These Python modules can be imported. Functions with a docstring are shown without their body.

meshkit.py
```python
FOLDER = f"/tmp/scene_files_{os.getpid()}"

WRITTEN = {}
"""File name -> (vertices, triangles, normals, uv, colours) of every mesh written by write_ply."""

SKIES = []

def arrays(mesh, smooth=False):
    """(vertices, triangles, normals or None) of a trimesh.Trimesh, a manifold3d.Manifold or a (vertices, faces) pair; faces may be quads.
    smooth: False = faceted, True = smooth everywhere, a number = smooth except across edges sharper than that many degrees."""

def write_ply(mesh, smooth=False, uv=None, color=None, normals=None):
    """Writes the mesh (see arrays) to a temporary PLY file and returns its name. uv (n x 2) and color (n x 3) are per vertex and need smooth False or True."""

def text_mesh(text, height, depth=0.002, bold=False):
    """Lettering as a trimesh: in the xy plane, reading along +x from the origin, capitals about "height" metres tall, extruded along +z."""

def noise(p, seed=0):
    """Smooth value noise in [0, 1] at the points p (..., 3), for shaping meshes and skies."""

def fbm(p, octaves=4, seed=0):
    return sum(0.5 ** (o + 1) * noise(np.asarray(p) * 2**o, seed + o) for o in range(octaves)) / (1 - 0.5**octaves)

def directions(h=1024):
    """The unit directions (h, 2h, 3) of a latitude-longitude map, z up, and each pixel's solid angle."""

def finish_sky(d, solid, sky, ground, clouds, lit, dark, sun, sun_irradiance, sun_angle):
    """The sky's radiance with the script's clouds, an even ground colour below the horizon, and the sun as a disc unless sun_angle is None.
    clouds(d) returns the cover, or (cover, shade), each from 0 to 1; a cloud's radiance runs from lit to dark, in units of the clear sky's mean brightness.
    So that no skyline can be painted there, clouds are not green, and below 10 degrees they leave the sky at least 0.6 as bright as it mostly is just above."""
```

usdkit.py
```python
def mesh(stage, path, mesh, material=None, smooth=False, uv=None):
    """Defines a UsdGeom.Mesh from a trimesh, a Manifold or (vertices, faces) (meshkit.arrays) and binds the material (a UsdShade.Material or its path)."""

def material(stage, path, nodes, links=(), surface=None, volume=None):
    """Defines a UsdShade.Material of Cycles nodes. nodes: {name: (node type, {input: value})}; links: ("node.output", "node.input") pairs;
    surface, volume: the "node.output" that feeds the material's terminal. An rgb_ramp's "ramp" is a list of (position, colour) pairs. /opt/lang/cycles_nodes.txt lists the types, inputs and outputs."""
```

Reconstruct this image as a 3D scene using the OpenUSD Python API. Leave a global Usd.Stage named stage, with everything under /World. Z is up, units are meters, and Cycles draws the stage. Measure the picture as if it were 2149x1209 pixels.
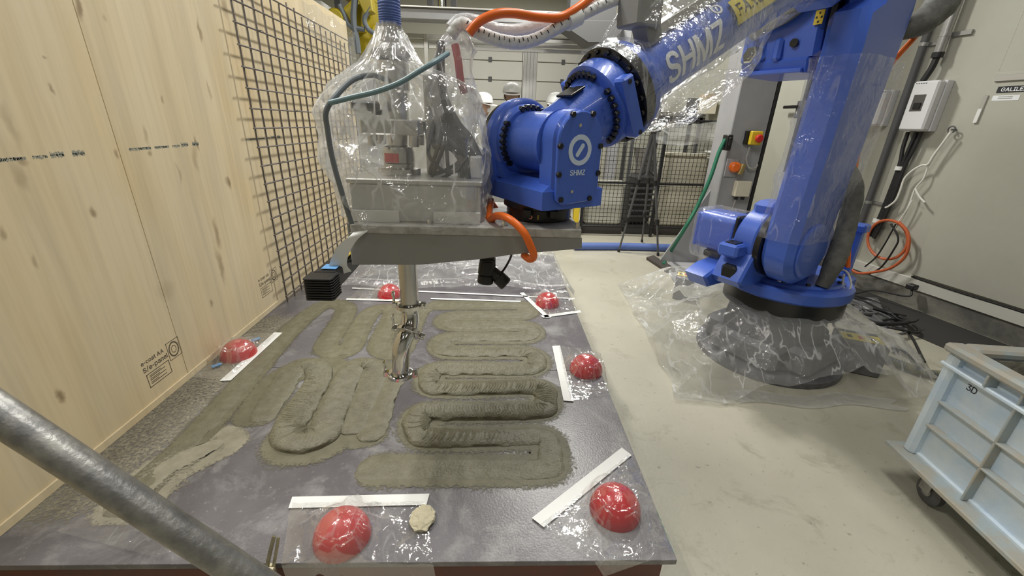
import math, random
import numpy as np, trimesh, manifold3d as m3, shapely, shapely.geometry as sg
import usdkit, meshkit
from pxr import Usd, UsdGeom, UsdLux, UsdShade, Gf, Sdf, Vt

stage = Usd.Stage.CreateInMemory()
UsdGeom.SetStageUpAxis(stage, UsdGeom.Tokens.z)
UsdGeom.SetStageMetersPerUnit(stage, 1.0)
UsdGeom.Xform.Define(stage, '/World')
UsdGeom.Scope.Define(stage, '/World/Looks')

# ---------------------------------------------------------------- camera
CX, CY, FPX = 1074.5, 604.5, 864.0
PITCH, YAW, ROLL = math.radians(21.93), math.radians(2.38), math.radians(-1.885)
C = np.array([0, 0, 1.30])
FW = np.array([math.sin(YAW) * math.cos(PITCH), math.cos(YAW) * math.cos(PITCH), -math.sin(PITCH)])
_r = np.array([math.cos(YAW), -math.sin(YAW), 0.0]); _d = np.cross(FW, _r)
RT = math.cos(ROLL) * _r + math.sin(ROLL) * _d
DN = -math.sin(ROLL) * _r + math.cos(ROLL) * _d
cam = UsdGeom.Camera.Define(stage, '/World/camera')
cam.CreateHorizontalApertureAttr(36.0); cam.CreateVerticalApertureAttr(36.0 * 1209 / 2149)
cam.CreateFocalLengthAttr(36.0 * FPX / 2149)
cam.CreateClippingRangeAttr(Gf.Vec2f(0.02, 100))
_m = Gf.Matrix4d(*RT, 0, *(-DN), 0, *(-FW), 0, *C, 1)
cam.AddTransformOp().Set(_m)
cam.GetPrim().GetAttribute('exposure').Set(0.0) if cam.GetPrim().HasAttribute('exposure') else cam.CreateExposureAttr(0.0)
EXPOSURE = 0.36
cam.GetExposureAttr().Set(EXPOSURE)

# ---------------------------------------------------------------- lights (ceiling fittings above the frame)
def rect_light(name, pos, sx, sy, power, col=(1.0, 0.985, 0.92)):
    l = UsdLux.RectLight.Define(stage, '/World/' + name)
    l.CreateWidthAttr(sx); l.CreateHeightAttr(sy); l.CreateIntensityAttr(power / (sx * sy))
    l.CreateColorAttr(Gf.Vec3f(*col)); l.AddTranslateOp().Set(Gf.Vec3d(*pos))
    return l
for _k, (_x, _y, _sx, _sy, _p) in enumerate(((.70, 4.2, .26, .26, 15), (1.0, 4.3, .26, .26, 14), (-1.72, 1.5, .10, 1.1, 11), (-1.44, 1.5, .10, 1.1, 11), (.6, 1.4, .10, 1.1, 4.5), (.85, 1.4, .10, 1.1, 4.5),
                                         (-.4, 7.3, 1.2, .12, 9), (1.1, 7.3, 1.2, .12, 9), (1.6, -1.0, .10, 1.1, 2.5), (-.5, -1.2, .10, 1.1, 2.5))):
    rect_light('ceiling_light' + (f'_{_k:03d}' if _k else ''), (_x, _y, 3.6), _sx, _sy, _p)
dome = UsdLux.DomeLight.Define(stage, '/World/sky'); dome.CreateIntensityAttr(0.05)

# ---------------------------------------------------------------- measuring: pixel rays met with real planes
def ray(px, py): return FW + RT * (px - CX) / FPX + DN * (py - CY) / FPX
def onz(px, py, z): q = ray(px, py); return C + q * (z - C[2]) / q[2]
def onx(px, py, x): q = ray(px, py); return C + q * x / q[0]
def ony(px, py, y): q = ray(px, py); return C + q * y / q[1]
def onplane(px, py, p0, n): q = ray(px, py); return C + q * (((np.asarray(p0) - C) @ n) / (q @ n))
def atd(px, py, d): return C + ray(px, py) * d

# ---------------------------------------------------------------- stage helpers
used = {}
def numbered(path):
    k = used.get(path, 0); used[path] = k + 1
    return path if k == 0 else f'{path}_{k:03d}'
BASE = {}
def keys(p, label=None, cat=None, group=None, kind=None):
    for k, v in (('label', label), ('category', cat), ('group', group), ('kind', kind)):
        if v: p.SetCustomDataByKey(k, v)
def thing(name, label, cat, base=(0, 0, 0), group=None, kind=None):
    path = numbered('/World/' + name)
    x = UsdGeom.Xform.Define(stage, path); x.AddTranslateOp().Set(Gf.Vec3d(*map(float, base)))
    keys(x.GetPrim(), label, cat, group, kind); BASE[path] = np.asarray(base, float)
    return path
def vf(mesh):
    if hasattr(mesh, 'to_mesh'):
        q = mesh.to_mesh(); return np.array(q.vert_properties[:, :3], float), np.array(q.tri_verts)
    if isinstance(mesh, tuple): 
        v, f = np.asarray(mesh[0], float), np.asarray(mesh[1], int)
        if f.shape[1] == 4: f = np.vstack([f[:, [0, 1, 2]], f[:, [0, 2, 3]]])
        return v, f
    return np.array(mesh.vertices, float), np.array(mesh.faces)
def cat(*ms):
    ms = [q for m in ms for q in (m if isinstance(m, list) else [m])]
    vs, fs, o = [], [], 0
    for m in ms:
        v, f = vf(m); vs.append(v); fs.append(f + o); o += len(v)
    return np.vstack(vs), np.vstack(fs)
def part(parent, name, mesh, mat, label=None, smooth=35, kind=None, cover=None):
    path = numbered(parent + '/' + name)
    base = BASE.get(parent, np.zeros(3)); BASE[path] = base
    if isinstance(mesh, list): mesh = cat(*mesh)
    v, f = vf(mesh)
    m = usdkit.mesh(stage, path, trimesh.Trimesh(v - base, f, process=False), MATS[mat], smooth=True if cover is not None else smooth)
    m.CreateDoubleSidedAttr(True)
    if cover is not None: UsdGeom.PrimvarsAPI(m).CreatePrimvar('cover', Sdf.ValueTypeNames.FloatArray, 'vertex').Set(Vt.FloatArray.FromNumpy(np.asarray(cover, np.float32)))
    keys(m.GetPrim(), label, None, None, kind)
    return path
def single(name, mesh, mat, label, catg, smooth=35, group=None, kind=None, base=None):
    path = numbered('/World/' + name)
    if isinstance(mesh, list): mesh = cat(*mesh)
    v, f = vf(mesh)
    b = np.array([(v[:, 0].min() + v[:, 0].max()) / 2, (v[:, 1].min() + v[:, 1].max()) / 2, v[:, 2].min()]) if base is None else np.asarray(base, float)
    m = usdkit.mesh(stage, path, trimesh.Trimesh(v - b, f, process=False), MATS[mat], smooth=smooth)
    m.AddTranslateOp().Set(Gf.Vec3d(*b)); m.CreateDoubleSidedAttr(True)
    keys(m.GetPrim(), label, catg, group, kind); BASE[path] = b
    return path
def struct(name, mesh, mat, label=None, smooth=False):
    path = numbered('/World/' + name)
    if isinstance(mesh, list): mesh = cat(*mesh)
    v, f = vf(mesh)
    m = usdkit.mesh(stage, path, trimesh.Trimesh(v, f, process=False), MATS[mat], smooth=smooth)
    keys(m.GetPrim(), label, None, None, 'structure'); BASE[path] = np.zeros(3)
    return path

# ---------------------------------------------------------------- geometry helpers
I3 = np.eye(3); ZZ = np.array([0, 0, 1.0])
def nrm(a): a = np.asarray(a, float); return a / np.linalg.norm(a)
def hull(pts): return m3.Manifold.hull_points(np.asarray(pts, float))
def obox(c, half, ax=I3, r=0.003):
    c = np.asarray(c, float); h = np.asarray(half, float); r = min(r, h.min() * .6); P = []
    for sx in (-1, 1):
        for sy in (-1, 1):
            for sz in (-1, 1):
                for k in range(3):
                    q = h - r; q[k] = h[k]
                    P.append(c + (q * [sx, sy, sz]) @ np.asarray(ax))
    return hull(P)
def bx(x0, x1, y0, y1, z0, z1, r=0.003):
    return obox([(x0 + x1) / 2, (y0 + y1) / 2, (z0 + z1) / 2], [abs(x1 - x0) / 2, abs(y1 - y0) / 2, abs(z1 - z0) / 2], I3, r)
def perp(a):
    a = nrm(a); b = np.cross(a, ZZ if abs(a[2]) < .9 else [1, 0, 0]); b = nrm(b); return b, np.cross(a, b)
def lathe(o, axis, prof, n=28):
    """prof: (radius, height along the axis); closed with caps."""
    o = np.asarray(o, float); a = nrm(axis); b, c_ = perp(a); th = np.arange(n) * 2 * np.pi / n
    v = [o + a * h + r * (np.cos(t) * b + np.sin(t) * c_) for r, h in prof for t in th]
    k = len(prof); f = []
    for i in range(k - 1):
        for j in range(n):
            p, q = i * n + j, i * n + (j + 1) % n
            f += [[p, q, q + n], [p, q + n, p + n]]
    v += [o + a * prof[0][1], o + a * prof[-1][1]]
    for j in range(n):
        f.append([k * n, (j + 1) % n, j]); f.append([k * n + 1, (k - 1) * n + j, (k - 1) * n + (j + 1) % n])
    return np.array(v), np.array(f)
def cyl(p0, p1, r0, r1=None, n=20, ch=0.0):
    p0, p1 = np.asarray(p0, float), np.asarray(p1, float); L = np.linalg.norm(p1 - p0); r1 = r0 if r1 is None else r1
    pr = [(r0 - ch, 0), (r0, ch), (r1, L - ch), (r1 - ch, L)] if ch else [(r0, 0), (r1, L)]
    return lathe(p0, p1 - p0, pr, n)
def spline(pts, n=10):
    P = np.asarray(pts, float); P = np.vstack([2 * P[0] - P[1], P, 2 * P[-1] - P[-2]]); out = []
    for i in range(1, len(P) - 2):
        a, b, c_, d = P[i - 1:i + 3]
        for t in np.linspace(0, 1, n, endpoint=False):
            out.append(.5 * ((2 * b) + (c_ - a) * t + (2 * a - 5 * b + 4 * c_ - d) * t * t + (3 * b - a - 3 * c_ + d) * t ** 3))
    out.append(P[-2]); return np.array(out)
def tube(pts, r, n=8, sm=8):
    P = spline(pts, sm) if sm else np.asarray(pts, float)
    T = np.gradient(P, axis=0); T /= np.linalg.norm(T, axis=1, keepdims=True) + 1e-12
    b, _ = perp(T[0]); R = np.broadcast_to(np.asarray(r, float), (len(P),)) if np.ndim(r) == 0 else np.interp(np.linspace(0, 1, len(P)), np.linspace(0, 1, len(r)), r)
    v = []; th = np.arange(n) * 2 * np.pi / n
    for i in range(len(P)):
        b = nrm(b - T[i] * (b @ T[i])); c_ = np.cross(T[i], b)
        v.append(P[i] + R[i] * (np.cos(th)[:, None] * b + np.sin(th)[:, None] * c_))
    v = np.vstack(v + [P[:1], P[-1:]]); f = []; k = len(P)
    i, j = np.meshgrid(np.arange(k - 1), np.arange(n), indexing='ij'); p = (i * n + j).ravel(); q = (i * n + (j + 1) % n).ravel()
    f = np.vstack([np.stack([p, q, q + n], 1), np.stack([p, q + n, p + n], 1)])
    j = np.arange(n); e = np.vstack([np.stack([np.full(n, k * n), (j + 1) % n, j], 1), np.stack([np.full(n, k * n + 1), (k - 1) * n + j, (k - 1) * n + (j + 1) % n], 1)])
    return v, np.vstack([f, e])
def extr(poly, o, u, v, depth, ch=0.0):
    """A 2-D outline (points or shapely) in the plane o + x u + y v, pushed depth along u x v; outer edges chamfered by ch."""
    o, u, v = np.asarray(o, float), nrm(u), nrm(v); w = np.cross(u, v)
    if hasattr(poly, 'geoms'): return cat(*[extr(g_, o, u, v, depth, ch) for g_ in poly.geoms])
    P = poly if hasattr(poly, 'exterior') else sg.Polygon(poly)
    P = sg.polygon.orient(P.buffer(0))
    def slab(pg, a, b):
        cs = [np.array(pg.exterior.coords)[:-1]] + [np.array(h.coords)[:-1] for h in pg.interiors]
        return m3.Manifold.extrude(m3.CrossSection([c_.tolist() for c_ in cs], m3.FillRule.EvenOdd), b - a).translate([0, 0, a])
    if ch > 0 and not P.interiors:
        q = np.array(P.exterior.coords)[:-1]; e = np.roll(q, -1, 0) - q; n = np.stack([-e[:, 1], e[:, 0]], 1); n /= np.linalg.norm(n, axis=1, keepdims=True) + 1e-12
        m_ = n + np.roll(n, 1, 0); m_ /= np.maximum((m_ * m_).sum(1, keepdims=True) / 2, .5); qi = q + m_ * ch
        k = len(q); V = np.vstack([np.c_[qi, np.zeros(k)], np.c_[q, np.full(k, ch)], np.c_[q, np.full(k, depth - ch)], np.c_[qi, np.full(k, depth)]])
        F = []
        for r_ in range(3):
            for j in range(k):
                a, b = r_ * k + j, r_ * k + (j + 1) % k; F += [[a, b, b + k], [a, b + k, a + k]]
        tri = np.array(m3.triangulate([qi.tolist()])); F = np.vstack([np.array(F), tri[:, ::-1], tri + 3 * k])
        X = V
    else:
        X, F = vf(slab(P, 0, depth))
    return o + X[:, :1] * u + X[:, 1:2] * v + X[:, 2:3] * w, F
def rrect(w, h, r, n=5, cx=0, cy=0): return sg.box(cx - w / 2 + r, cy - h / 2 + r, cx + w / 2 - r, cy + h / 2 - r).buffer(r, n)
def grid(fn, nu, nv):
    """A sheet: fn(U, V) gives points for parameters in [0, 1]."""
    U, V = np.meshgrid(np.linspace(0, 1, nu), np.linspace(0, 1, nv), indexing='ij')
    P = fn(U, V).reshape(-1, 3); i, j = np.meshgrid(np.arange(nu - 1), np.arange(nv - 1), indexing='ij'); a = (i * nv + j).ravel()
    return P, np.vstack([np.stack([a, a + nv, a + nv + 1], 1), np.stack([a, a + nv + 1, a + 1], 1)])
def fbm(p, o=4, seed=0): return meshkit.fbm(np.asarray(p, float), o, seed)
def ridged(p, seed=0): return 1 - np.abs(2 * meshkit.noise(np.asarray(p, float), seed) - 1)
def text_mesh(txt, h, depth, bold=False):
    out, x = [], 0.0
    for chq in txt:
        if chq == ' ': x += h * .38; continue
        m = meshkit.text_mesh(chq, h, depth, bold); w = m.bounds[1][0] - m.bounds[0][0]
        m.apply_translation([x - m.bounds[0][0], 0, 0]); out.append(m); x += w + h * .12
    return trimesh.util.concatenate(out)
def letters(txt, h, o, u, v, depth=.0006, bold=False, lift=.0):
    t = text_mesh(txt, h, depth, bold); u, v = nrm(u), nrm(v); w = np.cross(u, v); X = np.array(t.vertices)
    return np.asarray(o, float) + X[:, :1] * u + X[:, 1:2] * v + (X[:, 2:3] + lift) * w, np.array(t.faces)
def bolt(p, axis, r=.008, h=.007): return lathe(p, axis, [(r, 0), (r, h * .8), (r * .85, h)], 6)

# ---------------------------------------------------------------- materials
MATS = {}
def mat(name, col, rough=.5, metal=0.0, var=None, bump=None, coat=0.0, spec=.5, **kw):
    """var: (scale, second colour, low, high[, stretch]); bump: (scale, strength[, stretch])."""
    N = {'p': ('principled_bsdf', dict(base_color=col, roughness=rough, metallic=metal, coat_weight=coat, specular_ior_level=spec, **kw))}; L = []
    if var or bump: N['g'] = ('geometry', {})
    if var:
        N['m1'] = ('mapping', {'scale': var[4] if len(var) > 4 else (1, 1, 1)}); N['n1'] = ('noise_texture', {'scale': var[0], 'detail': 6, 'roughness': .6})
        N['r1'] = ('rgb_ramp', {'ramp': [(var[2], col), (var[3], var[1])]})
        L += [('g.position', 'm1.vector'), ('m1.vector', 'n1.vector'), ('n1.fac', 'r1.fac'), ('r1.color', 'p.base_color')]
    if bump:
        N['m2'] = ('mapping', {'scale': bump[2] if len(bump) > 2 else (1, 1, 1)}); N['n2'] = ('noise_texture', {'scale': bump[0], 'detail': 4})
        N['b'] = ('bump', {'strength': bump[1], 'distance': .01})
        L += [('g.position', 'm2.vector'), ('m2.vector', 'n2.vector'), ('n2.fac', 'b.height'), ('b.normal', 'p.normal')]
    MATS[name] = usdkit.material(stage, '/World/Looks/' + name, N, L, surface='p.BSDF')
def film(name, haze=.05, gloss=.05, tint=(1, 1, 1), bump=(35, .5), rough=.07, stretch=(1, 1, 1), cap=.4, crease=.3, cs=7, cst=(1.6, .9, .3)):
    N = {'t': ('transparent_bsdf', {'color': tint}), 'g': ('glossy_bsdf', {'color': (1, 1, 1), 'roughness': rough}), 'd': ('diffuse_bsdf', {'color': (.85, .86, .87)}),
         'tr': ('translucent_bsdf', {'color': (.85, .86, .87)}), 'dm': ('mix_closure', {'fac': .5}),
         'fr': ('fresnel', {'IOR': 1.5}), 'ad': ('math', {'math_type': 'add', 'value2': gloss, 'use_clamp': True}), 'mn': ('math', {'math_type': 'minimum', 'value2': cap}), 'm1': ('mix_closure', {}), 'm2': ('mix_closure', {'fac': haze}),
         'geo': ('geometry', {}), 'mp': ('mapping', {'scale': stretch}), 'n': ('noise_texture', {'scale': bump[0], 'detail': 3}), 'b': ('bump', {'strength': bump[1], 'distance': .02})}
    L = [('geo.position', 'mp.vector'), ('mp.vector', 'n.vector'), ('n.fac', 'b.height'), ('b.normal', 'g.normal'), ('b.normal', 'fr.normal'), ('fr.fac', 'ad.value1'), ('ad.value', 'mn.value1'), ('mn.value', 'm1.fac'),
         ('t.BSDF', 'm1.closure1'), ('g.BSDF', 'm1.closure2'), ('d.BSDF', 'dm.closure1'), ('tr.BSDF', 'dm.closure2'), ('m1.closure', 'm2.closure1'), ('dm.closure', 'm2.closure2')]
    # whitened crease lines of the plastic itself
    N.update({'cm': ('mapping', {'scale': cst, 'rotation': (.3, .5, .4)}), 'cn': ('noise_texture', {'scale': cs, 'detail': 2.5, 'roughness': .45, 'distortion': .35}), 'cs1': ('math', {'math_type': 'subtract', 'value2': .5}), 'ca': ('math', {'math_type': 'absolute'}),
              'cr': ('map_range', {'range_type': 'smoothstep', 'from_min': 0.0, 'from_max': .03, 'to_min': crease, 'to_max': 0.0, 'clamp': True}), 'cn2': ('noise_texture', {'scale': cs * .6, 'detail': 2}), 'cg': ('map_range', {'from_min': .42, 'from_max': .62, 'clamp': True}),
              'cx': ('math', {'math_type': 'multiply'}), 'ch': ('math', {'math_type': 'add', 'value2': haze, 'use_clamp': True})})
    L += [('geo.position', 'cm.vector'), ('cm.vector', 'cn.vector'), ('cn.fac', 'cs1.value1'), ('cs1.value', 'ca.value1'), ('ca.value', 'cr.value'), ('geo.position', 'cn2.vector'), ('cn2.fac', 'cg.value'), ('cr.result', 'cx.value1'), ('cg.result', 'cx.value2'), ('cx.value', 'ch.value1'), ('ch.value', 'm2.fac')]
    MATS[name] = usdkit.material(stage, '/World/Looks/' + name, N, L, surface='m2.closure')
mat('blue_paint', (.058, .135, .58), .34, bump=(140, .06), coat=.3)
mat('blue_dark', (.01, .03, .2), .4)
mat('black_metal', (.008, .008, .009), .32, metal=.0, coat=.2)
mat('black_rubber', (.014, .014, .015), .4)
mat('steel', (.55, .54, .52), .22, metal=1.0, bump=(60, .03))
mat('polished_steel', (.7, .69, .67), .1, metal=1.0, bump=(30, .04))
mat('galvanised', (.26, .26, .26), .42, metal=.85, var=(25, (.48, .47, .45), .35, .7), bump=(90, .12))
mat('aluminium', (.62, .61, .58), .38, metal=.75)
mat('grey_panel', (.27, .27, .265), .45, bump=(150, .03))
mat('plate_top', (.50, .49, .47), .5, var=(30, (.32, .31, .29), .4, .65))
mat('orange_hose', (.85, .16, .015), .38)
mat('orange_cable', (.55, .12, .04), .45)
mat('red_dome', (.52, .012, .02), .33, coat=.3, bump=(30, .05))
mat('faded_red', (.55, .05, .05), .45, coat=.2, bump=(30, .05))
mat('red', (.55, .02, .02), .4)
mat('white', (.78, .78, .76), .5)
mat('white_tape', (.8, .81, .8), .45)
mat('pale_decal', (.62, .72, .9), .5)
mat('white_print', (.82, .84, .86), .5)
mat('yellow', (.72, .52, .03), .45)
mat('yellow_label', (.72, .6, .1), .5)
mat('robot_yellow', (.38, .30, .01), .4, var=(3, (.5, .38, .02), .4, .7))
mat('light_blue_tape', (.15, .38, .75), .5)
mat('ink', (.015, .015, .02), .6)
mat('box_pale', (.55, .55, .54), .4)
mat('stamp_ink', (.13, .11, .08), .7)
mat('stamp_blue', (.28, .31, .28), .7)
mat('rebar', (.12, .108, .105), .55, metal=.3, var=(40, (.19, .165, .15), .4, .7))
mat('wall_paint', (.47, .465, .40), .55, var=(1.3, (.42, .415, .355), .35, .7), bump=(170, .05))
mat('wall_side', (.55, .55, .48), .6, bump=(170, .05))
mat('wall_far', (.66, .64, .55), .6)
mat('shutter', (.70, .69, .63), .5)
mat('ceiling', (.42, .42, .40), .8)
mat('wall_unseen', (.42, .41, .36), .7)
mat('skirt', (.60, .59, .54), .5)
mat('dark_floor', (.035, .034, .032), .7)
mat('curb', (.22, .21, .18), .75, var=(5, (.10, .10, .09), .4, .65))
mat('cabinet_grey', (.36, .36, .37), .42, var=(2.2, (.30, .30, .31), .35, .65))
mat('frame_red', (.16, .045, .03), .55, var=(6, (.10, .05, .04), .4, .7))
mat('blue_hose', (.10, .16, .42), .6)
mat('grey_hose', (.15, .17, .19), .5)
mat('teal_hose', (.16, .25, .28), .45)
mat('green_hose', (.02, .16, .09), .45)
mat('white_cable', (.74, .73, .68), .5)
mat('black_cable', (.015, .015, .016), .5)
mat('grey_conduit', (.10, .10, .105), .45)
mat('steel_conduit', (.42, .42, .41), .35, metal=.7)
mat('box_white', (.68, .68, .70), .45)
mat('smoke_window', (.10, .095, .09), .2)
mat('canvas', (.16, .15, .11), .85, var=(18, (.26, .25, .2), .35, .65), bump=(60, .4))
mat('grey_cloth', (.10, .10, .095), .6, var=(14, (.16, .16, .15), .4, .6), bump=(45, .4))
mat('silver_bag', (.45, .44, .42), .3, metal=.7, bump=(45, .6))
mat('spiral_wrap', (.72, .72, .72), .42)
mat('hose_wrap', (.6, .6, .62), .35, coat=.3, bump=(50, .5))
mat('trolley_blue', (.56, .69, .84), .5, var=(9, (.68, .77, .85), .35, .6), bump=(50, .08))
mat('trolley_dirty', (.38, .44, .46), .65, var=(14, (.42, .39, .33), .38, .6), bump=(50, .1))
mat('dry_mortar', (.36, .33, .27), .9, var=(22, (.22, .205, .16), .4, .6), bump=(60, .5))
mat('mortar', (.140, .130, .085), .5, var=(30, (.195, .183, .128), .35, .7), bump=(110, .35))
def fringe_mat(name, c0, c1):
    N = {'a': ('attribute', {'attribute': 'cover'}), 'g': ('geometry', {}), 'n': ('noise_texture', {'scale': 90, 'detail': 6, 'roughness': .7}), 'n2': ('noise_texture', {'scale': 30, 'detail': 4}), 'rc': ('rgb_ramp', {'ramp': [(.35, c0), (.7, c1)]}),
         's': ('math', {'math_type': 'multiply_add', 'value2': 1.9, 'value3': -1.05}), 'ad': ('math', {'math_type': 'add'}), 'mr': ('map_range', {'from_min': .15, 'from_max': .55, 'to_min': 0.0, 'to_max': .96, 'clamp': True}), 't': ('transparent_bsdf', {}), 'p': ('principled_bsdf', {'roughness': .55}), 'b': ('bump', {'strength': .2, 'distance': .01}), 'm': ('mix_closure', {})}
    L = [('g.position', 'n.vector'), ('g.position', 'n2.vector'), ('n2.fac', 'rc.fac'), ('rc.color', 'p.base_color'), ('n.fac', 's.value1'), ('a.fac', 'ad.value1'), ('s.value', 'ad.value2'), ('ad.value', 'mr.value'), ('mr.result', 'm.fac'), ('n.fac', 'b.height'), ('b.normal', 'p.normal'), ('t.BSDF', 'm.closure1'), ('p.BSDF', 'm.closure2')]
    MATS[name] = usdkit.material(stage, '/World/Looks/' + name, N, L, surface='m.closure')
fringe_mat('mortar_film', (.140, .130, .082), (.18, .168, .112))
fringe_mat('dust_film', (.34, .315, .24), (.26, .24, .18))
mat('mortar_lump', (.55, .50, .36), .85, bump=(80, .5))
mat('cardboard', (.5, .4, .27), .7)
mat('cream', (.66, .62, .50), .6)
mat('dark_machine', (.05, .05, .05), .5)
mat('uniform', (.55, .56, .55), .8, bump=(40, .3))
mat('helmet', (.8, .8, .79), .3, coat=.4)
mat('skin', (.5, .32, .23), .55)
mat('hair', (.02, .018, .016), .6)
mat('navy', (.03, .035, .06), .8)
mat('brass', (.45, .35, .15), .4, metal=.8)
mat('clamp_metal', (.42, .38, .26), .4, metal=.7, var=(40, (.3, .27, .2), .4, .6))
mat('knotless_ply', (.62, .49, .29), .6)
mat('base_steel', (.10, .10, .11), .5, var=(8, (.16, .16, .17), .4, .6))
mat('dark_wood', (.06, .05, .045), .7)
mat('duct', (.5, .5, .49), .25, metal=.9)
mat('hood', (.09, .09, .09), .5)
film('clear_film', crease=.28, cs=13, cst=(1.4, .35, 1), haze=.06, gloss=.0, cap=.22, bump=(28, .35))
film('bag_film', crease=.9, cs=11, cst=(1.3, .8, .35), haze=.19, gloss=.03, cap=.6, bump=(16, .55), stretch=(1, 1, 1.6), rough=.06)
film('floor_film', crease=.65, cs=9, cst=(1.5, .4, .8), haze=.19, gloss=.01, cap=.35, bump=(22, .6), rough=.08)
film('wrap_film', crease=.3, cs=16, cst=(1.2, .8, .16), haze=.05, gloss=.0, bump=(30, .6), rough=.1, cap=.2)
film('frost_film', haze=.38, gloss=.03, bump=(22, .5), rough=.15)

def knot_mat(name, base, dark, knots, plane_x):
    """Plywood: rotary-cut grain along z, knots at (y, z, half width, half height, strength)."""
    N = {'g': ('geometry', {}), 'mA': ('mapping', {'scale': (1, 9, 0.6)}), 'nA': ('noise_texture', {'scale': 1.0, 'detail': 7, 'roughness': .62, 'distortion': .5}),
         'rA': ('rgb_ramp', {'ramp': [(.3, tuple(.87 * b for b in base)), (.5, base), (.75, tuple(min(1, 1.07 * b) for b in base))]}),
         'mB': ('mapping', {'scale': (1, 70, 2.5)}), 'nB': ('noise_texture', {'scale': 1.0, 'detail': 4}),
         'rB': ('rgb_ramp', {'ramp': [(.3, (.84, .82, .78)), (.55, (1, 1, 1))]}),
         'mu': ('mix_color', {'blend_type': 'multiply', 'fac': .4}),
         'nD': ('noise_texture', {'scale': 14, 'detail': 3}), 'vs': ('vector_math', {'math_type': 'multiply_add', 'vector2': (.05, .05, .05)}),
         'mC': ('mapping', {'scale': (1, 3.0, 1.1)}), 'nC': ('noise_texture', {'scale': 1.6, 'detail': 3}), 'rC': ('rgb_ramp', {'ramp': [(.42, (1, 1, 1)), (.7, (1.0, .93, .80))]}),
         'mu2': ('mix_color', {'blend_type': 'multiply', 'fac': .7}), 'kx': ('mix_color', {'b': dark}),
         'p': ('principled_bsdf', {'roughness': .5, 'specular_ior_level': .35})}
    L = [('g.position', 'mA.vector'), ('mA.vector', 'nA.vector'), ('nA.fac', 'rA.fac'), ('g.position', 'mB.vector'), ('mB.vector', 'nB.vector'), ('nB.fac', 'rB.fac'),
         ('rA.color', 'mu.a'), ('rB.color', 'mu.b'), ('g.position', 'mC.vector'), ('mC.vector', 'nC.vector'), ('nC.fac', 'rC.fac'), ('mu.result', 'mu2.a'), ('rC.color', 'mu2.b'),
         ('g.position', 'nD.vector'), ('nD.color', 'vs.vector1'), ('g.position', 'vs.vector3'), ('mu2.result', 'kx.a'), ('kx.result', 'p.base_color')]
    last = None
    for i, (y, z, ry, rz, st) in enumerate(knots):
        N[f's{i}'] = ('vector_math', {'math_type': 'subtract', 'vector2': (plane_x + .025, y + .025, z + .025)}); N[f'm{i}'] = ('vector_math', {'math_type': 'multiply', 'vector2': (0, 1 / ry, 1 / rz)})
        N[f'l{i}'] = ('vector_math', {'math_type': 'length'}); N[f'f{i}'] = ('map_range', {'range_type': 'smoothstep', 'from_min': .15, 'from_max': 1.0, 'to_min': st, 'to_max': 0.0, 'clamp': True})
        L += [('vs.vector', f's{i}.vector1'), (f's{i}.vector', f'm{i}.vector1'), (f'm{i}.vector', f'l{i}.vector1'), (f'l{i}.value', f'f{i}.value')]
        if last:
            N[f'x{i}'] = ('math', {'math_type': 'maximum'}); L += [(last, f'x{i}.value1'), (f'f{i}.result', f'x{i}.value2')]; last = f'x{i}.value'
        else: last = f'f{i}.result'
    L.append((last, 'kx.fac'))
    MATS[name] = usdkit.material(stage, '/World/Looks/' + name, N, L, surface='p.BSDF')
WX, TZ = -1.33, 0.22
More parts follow.
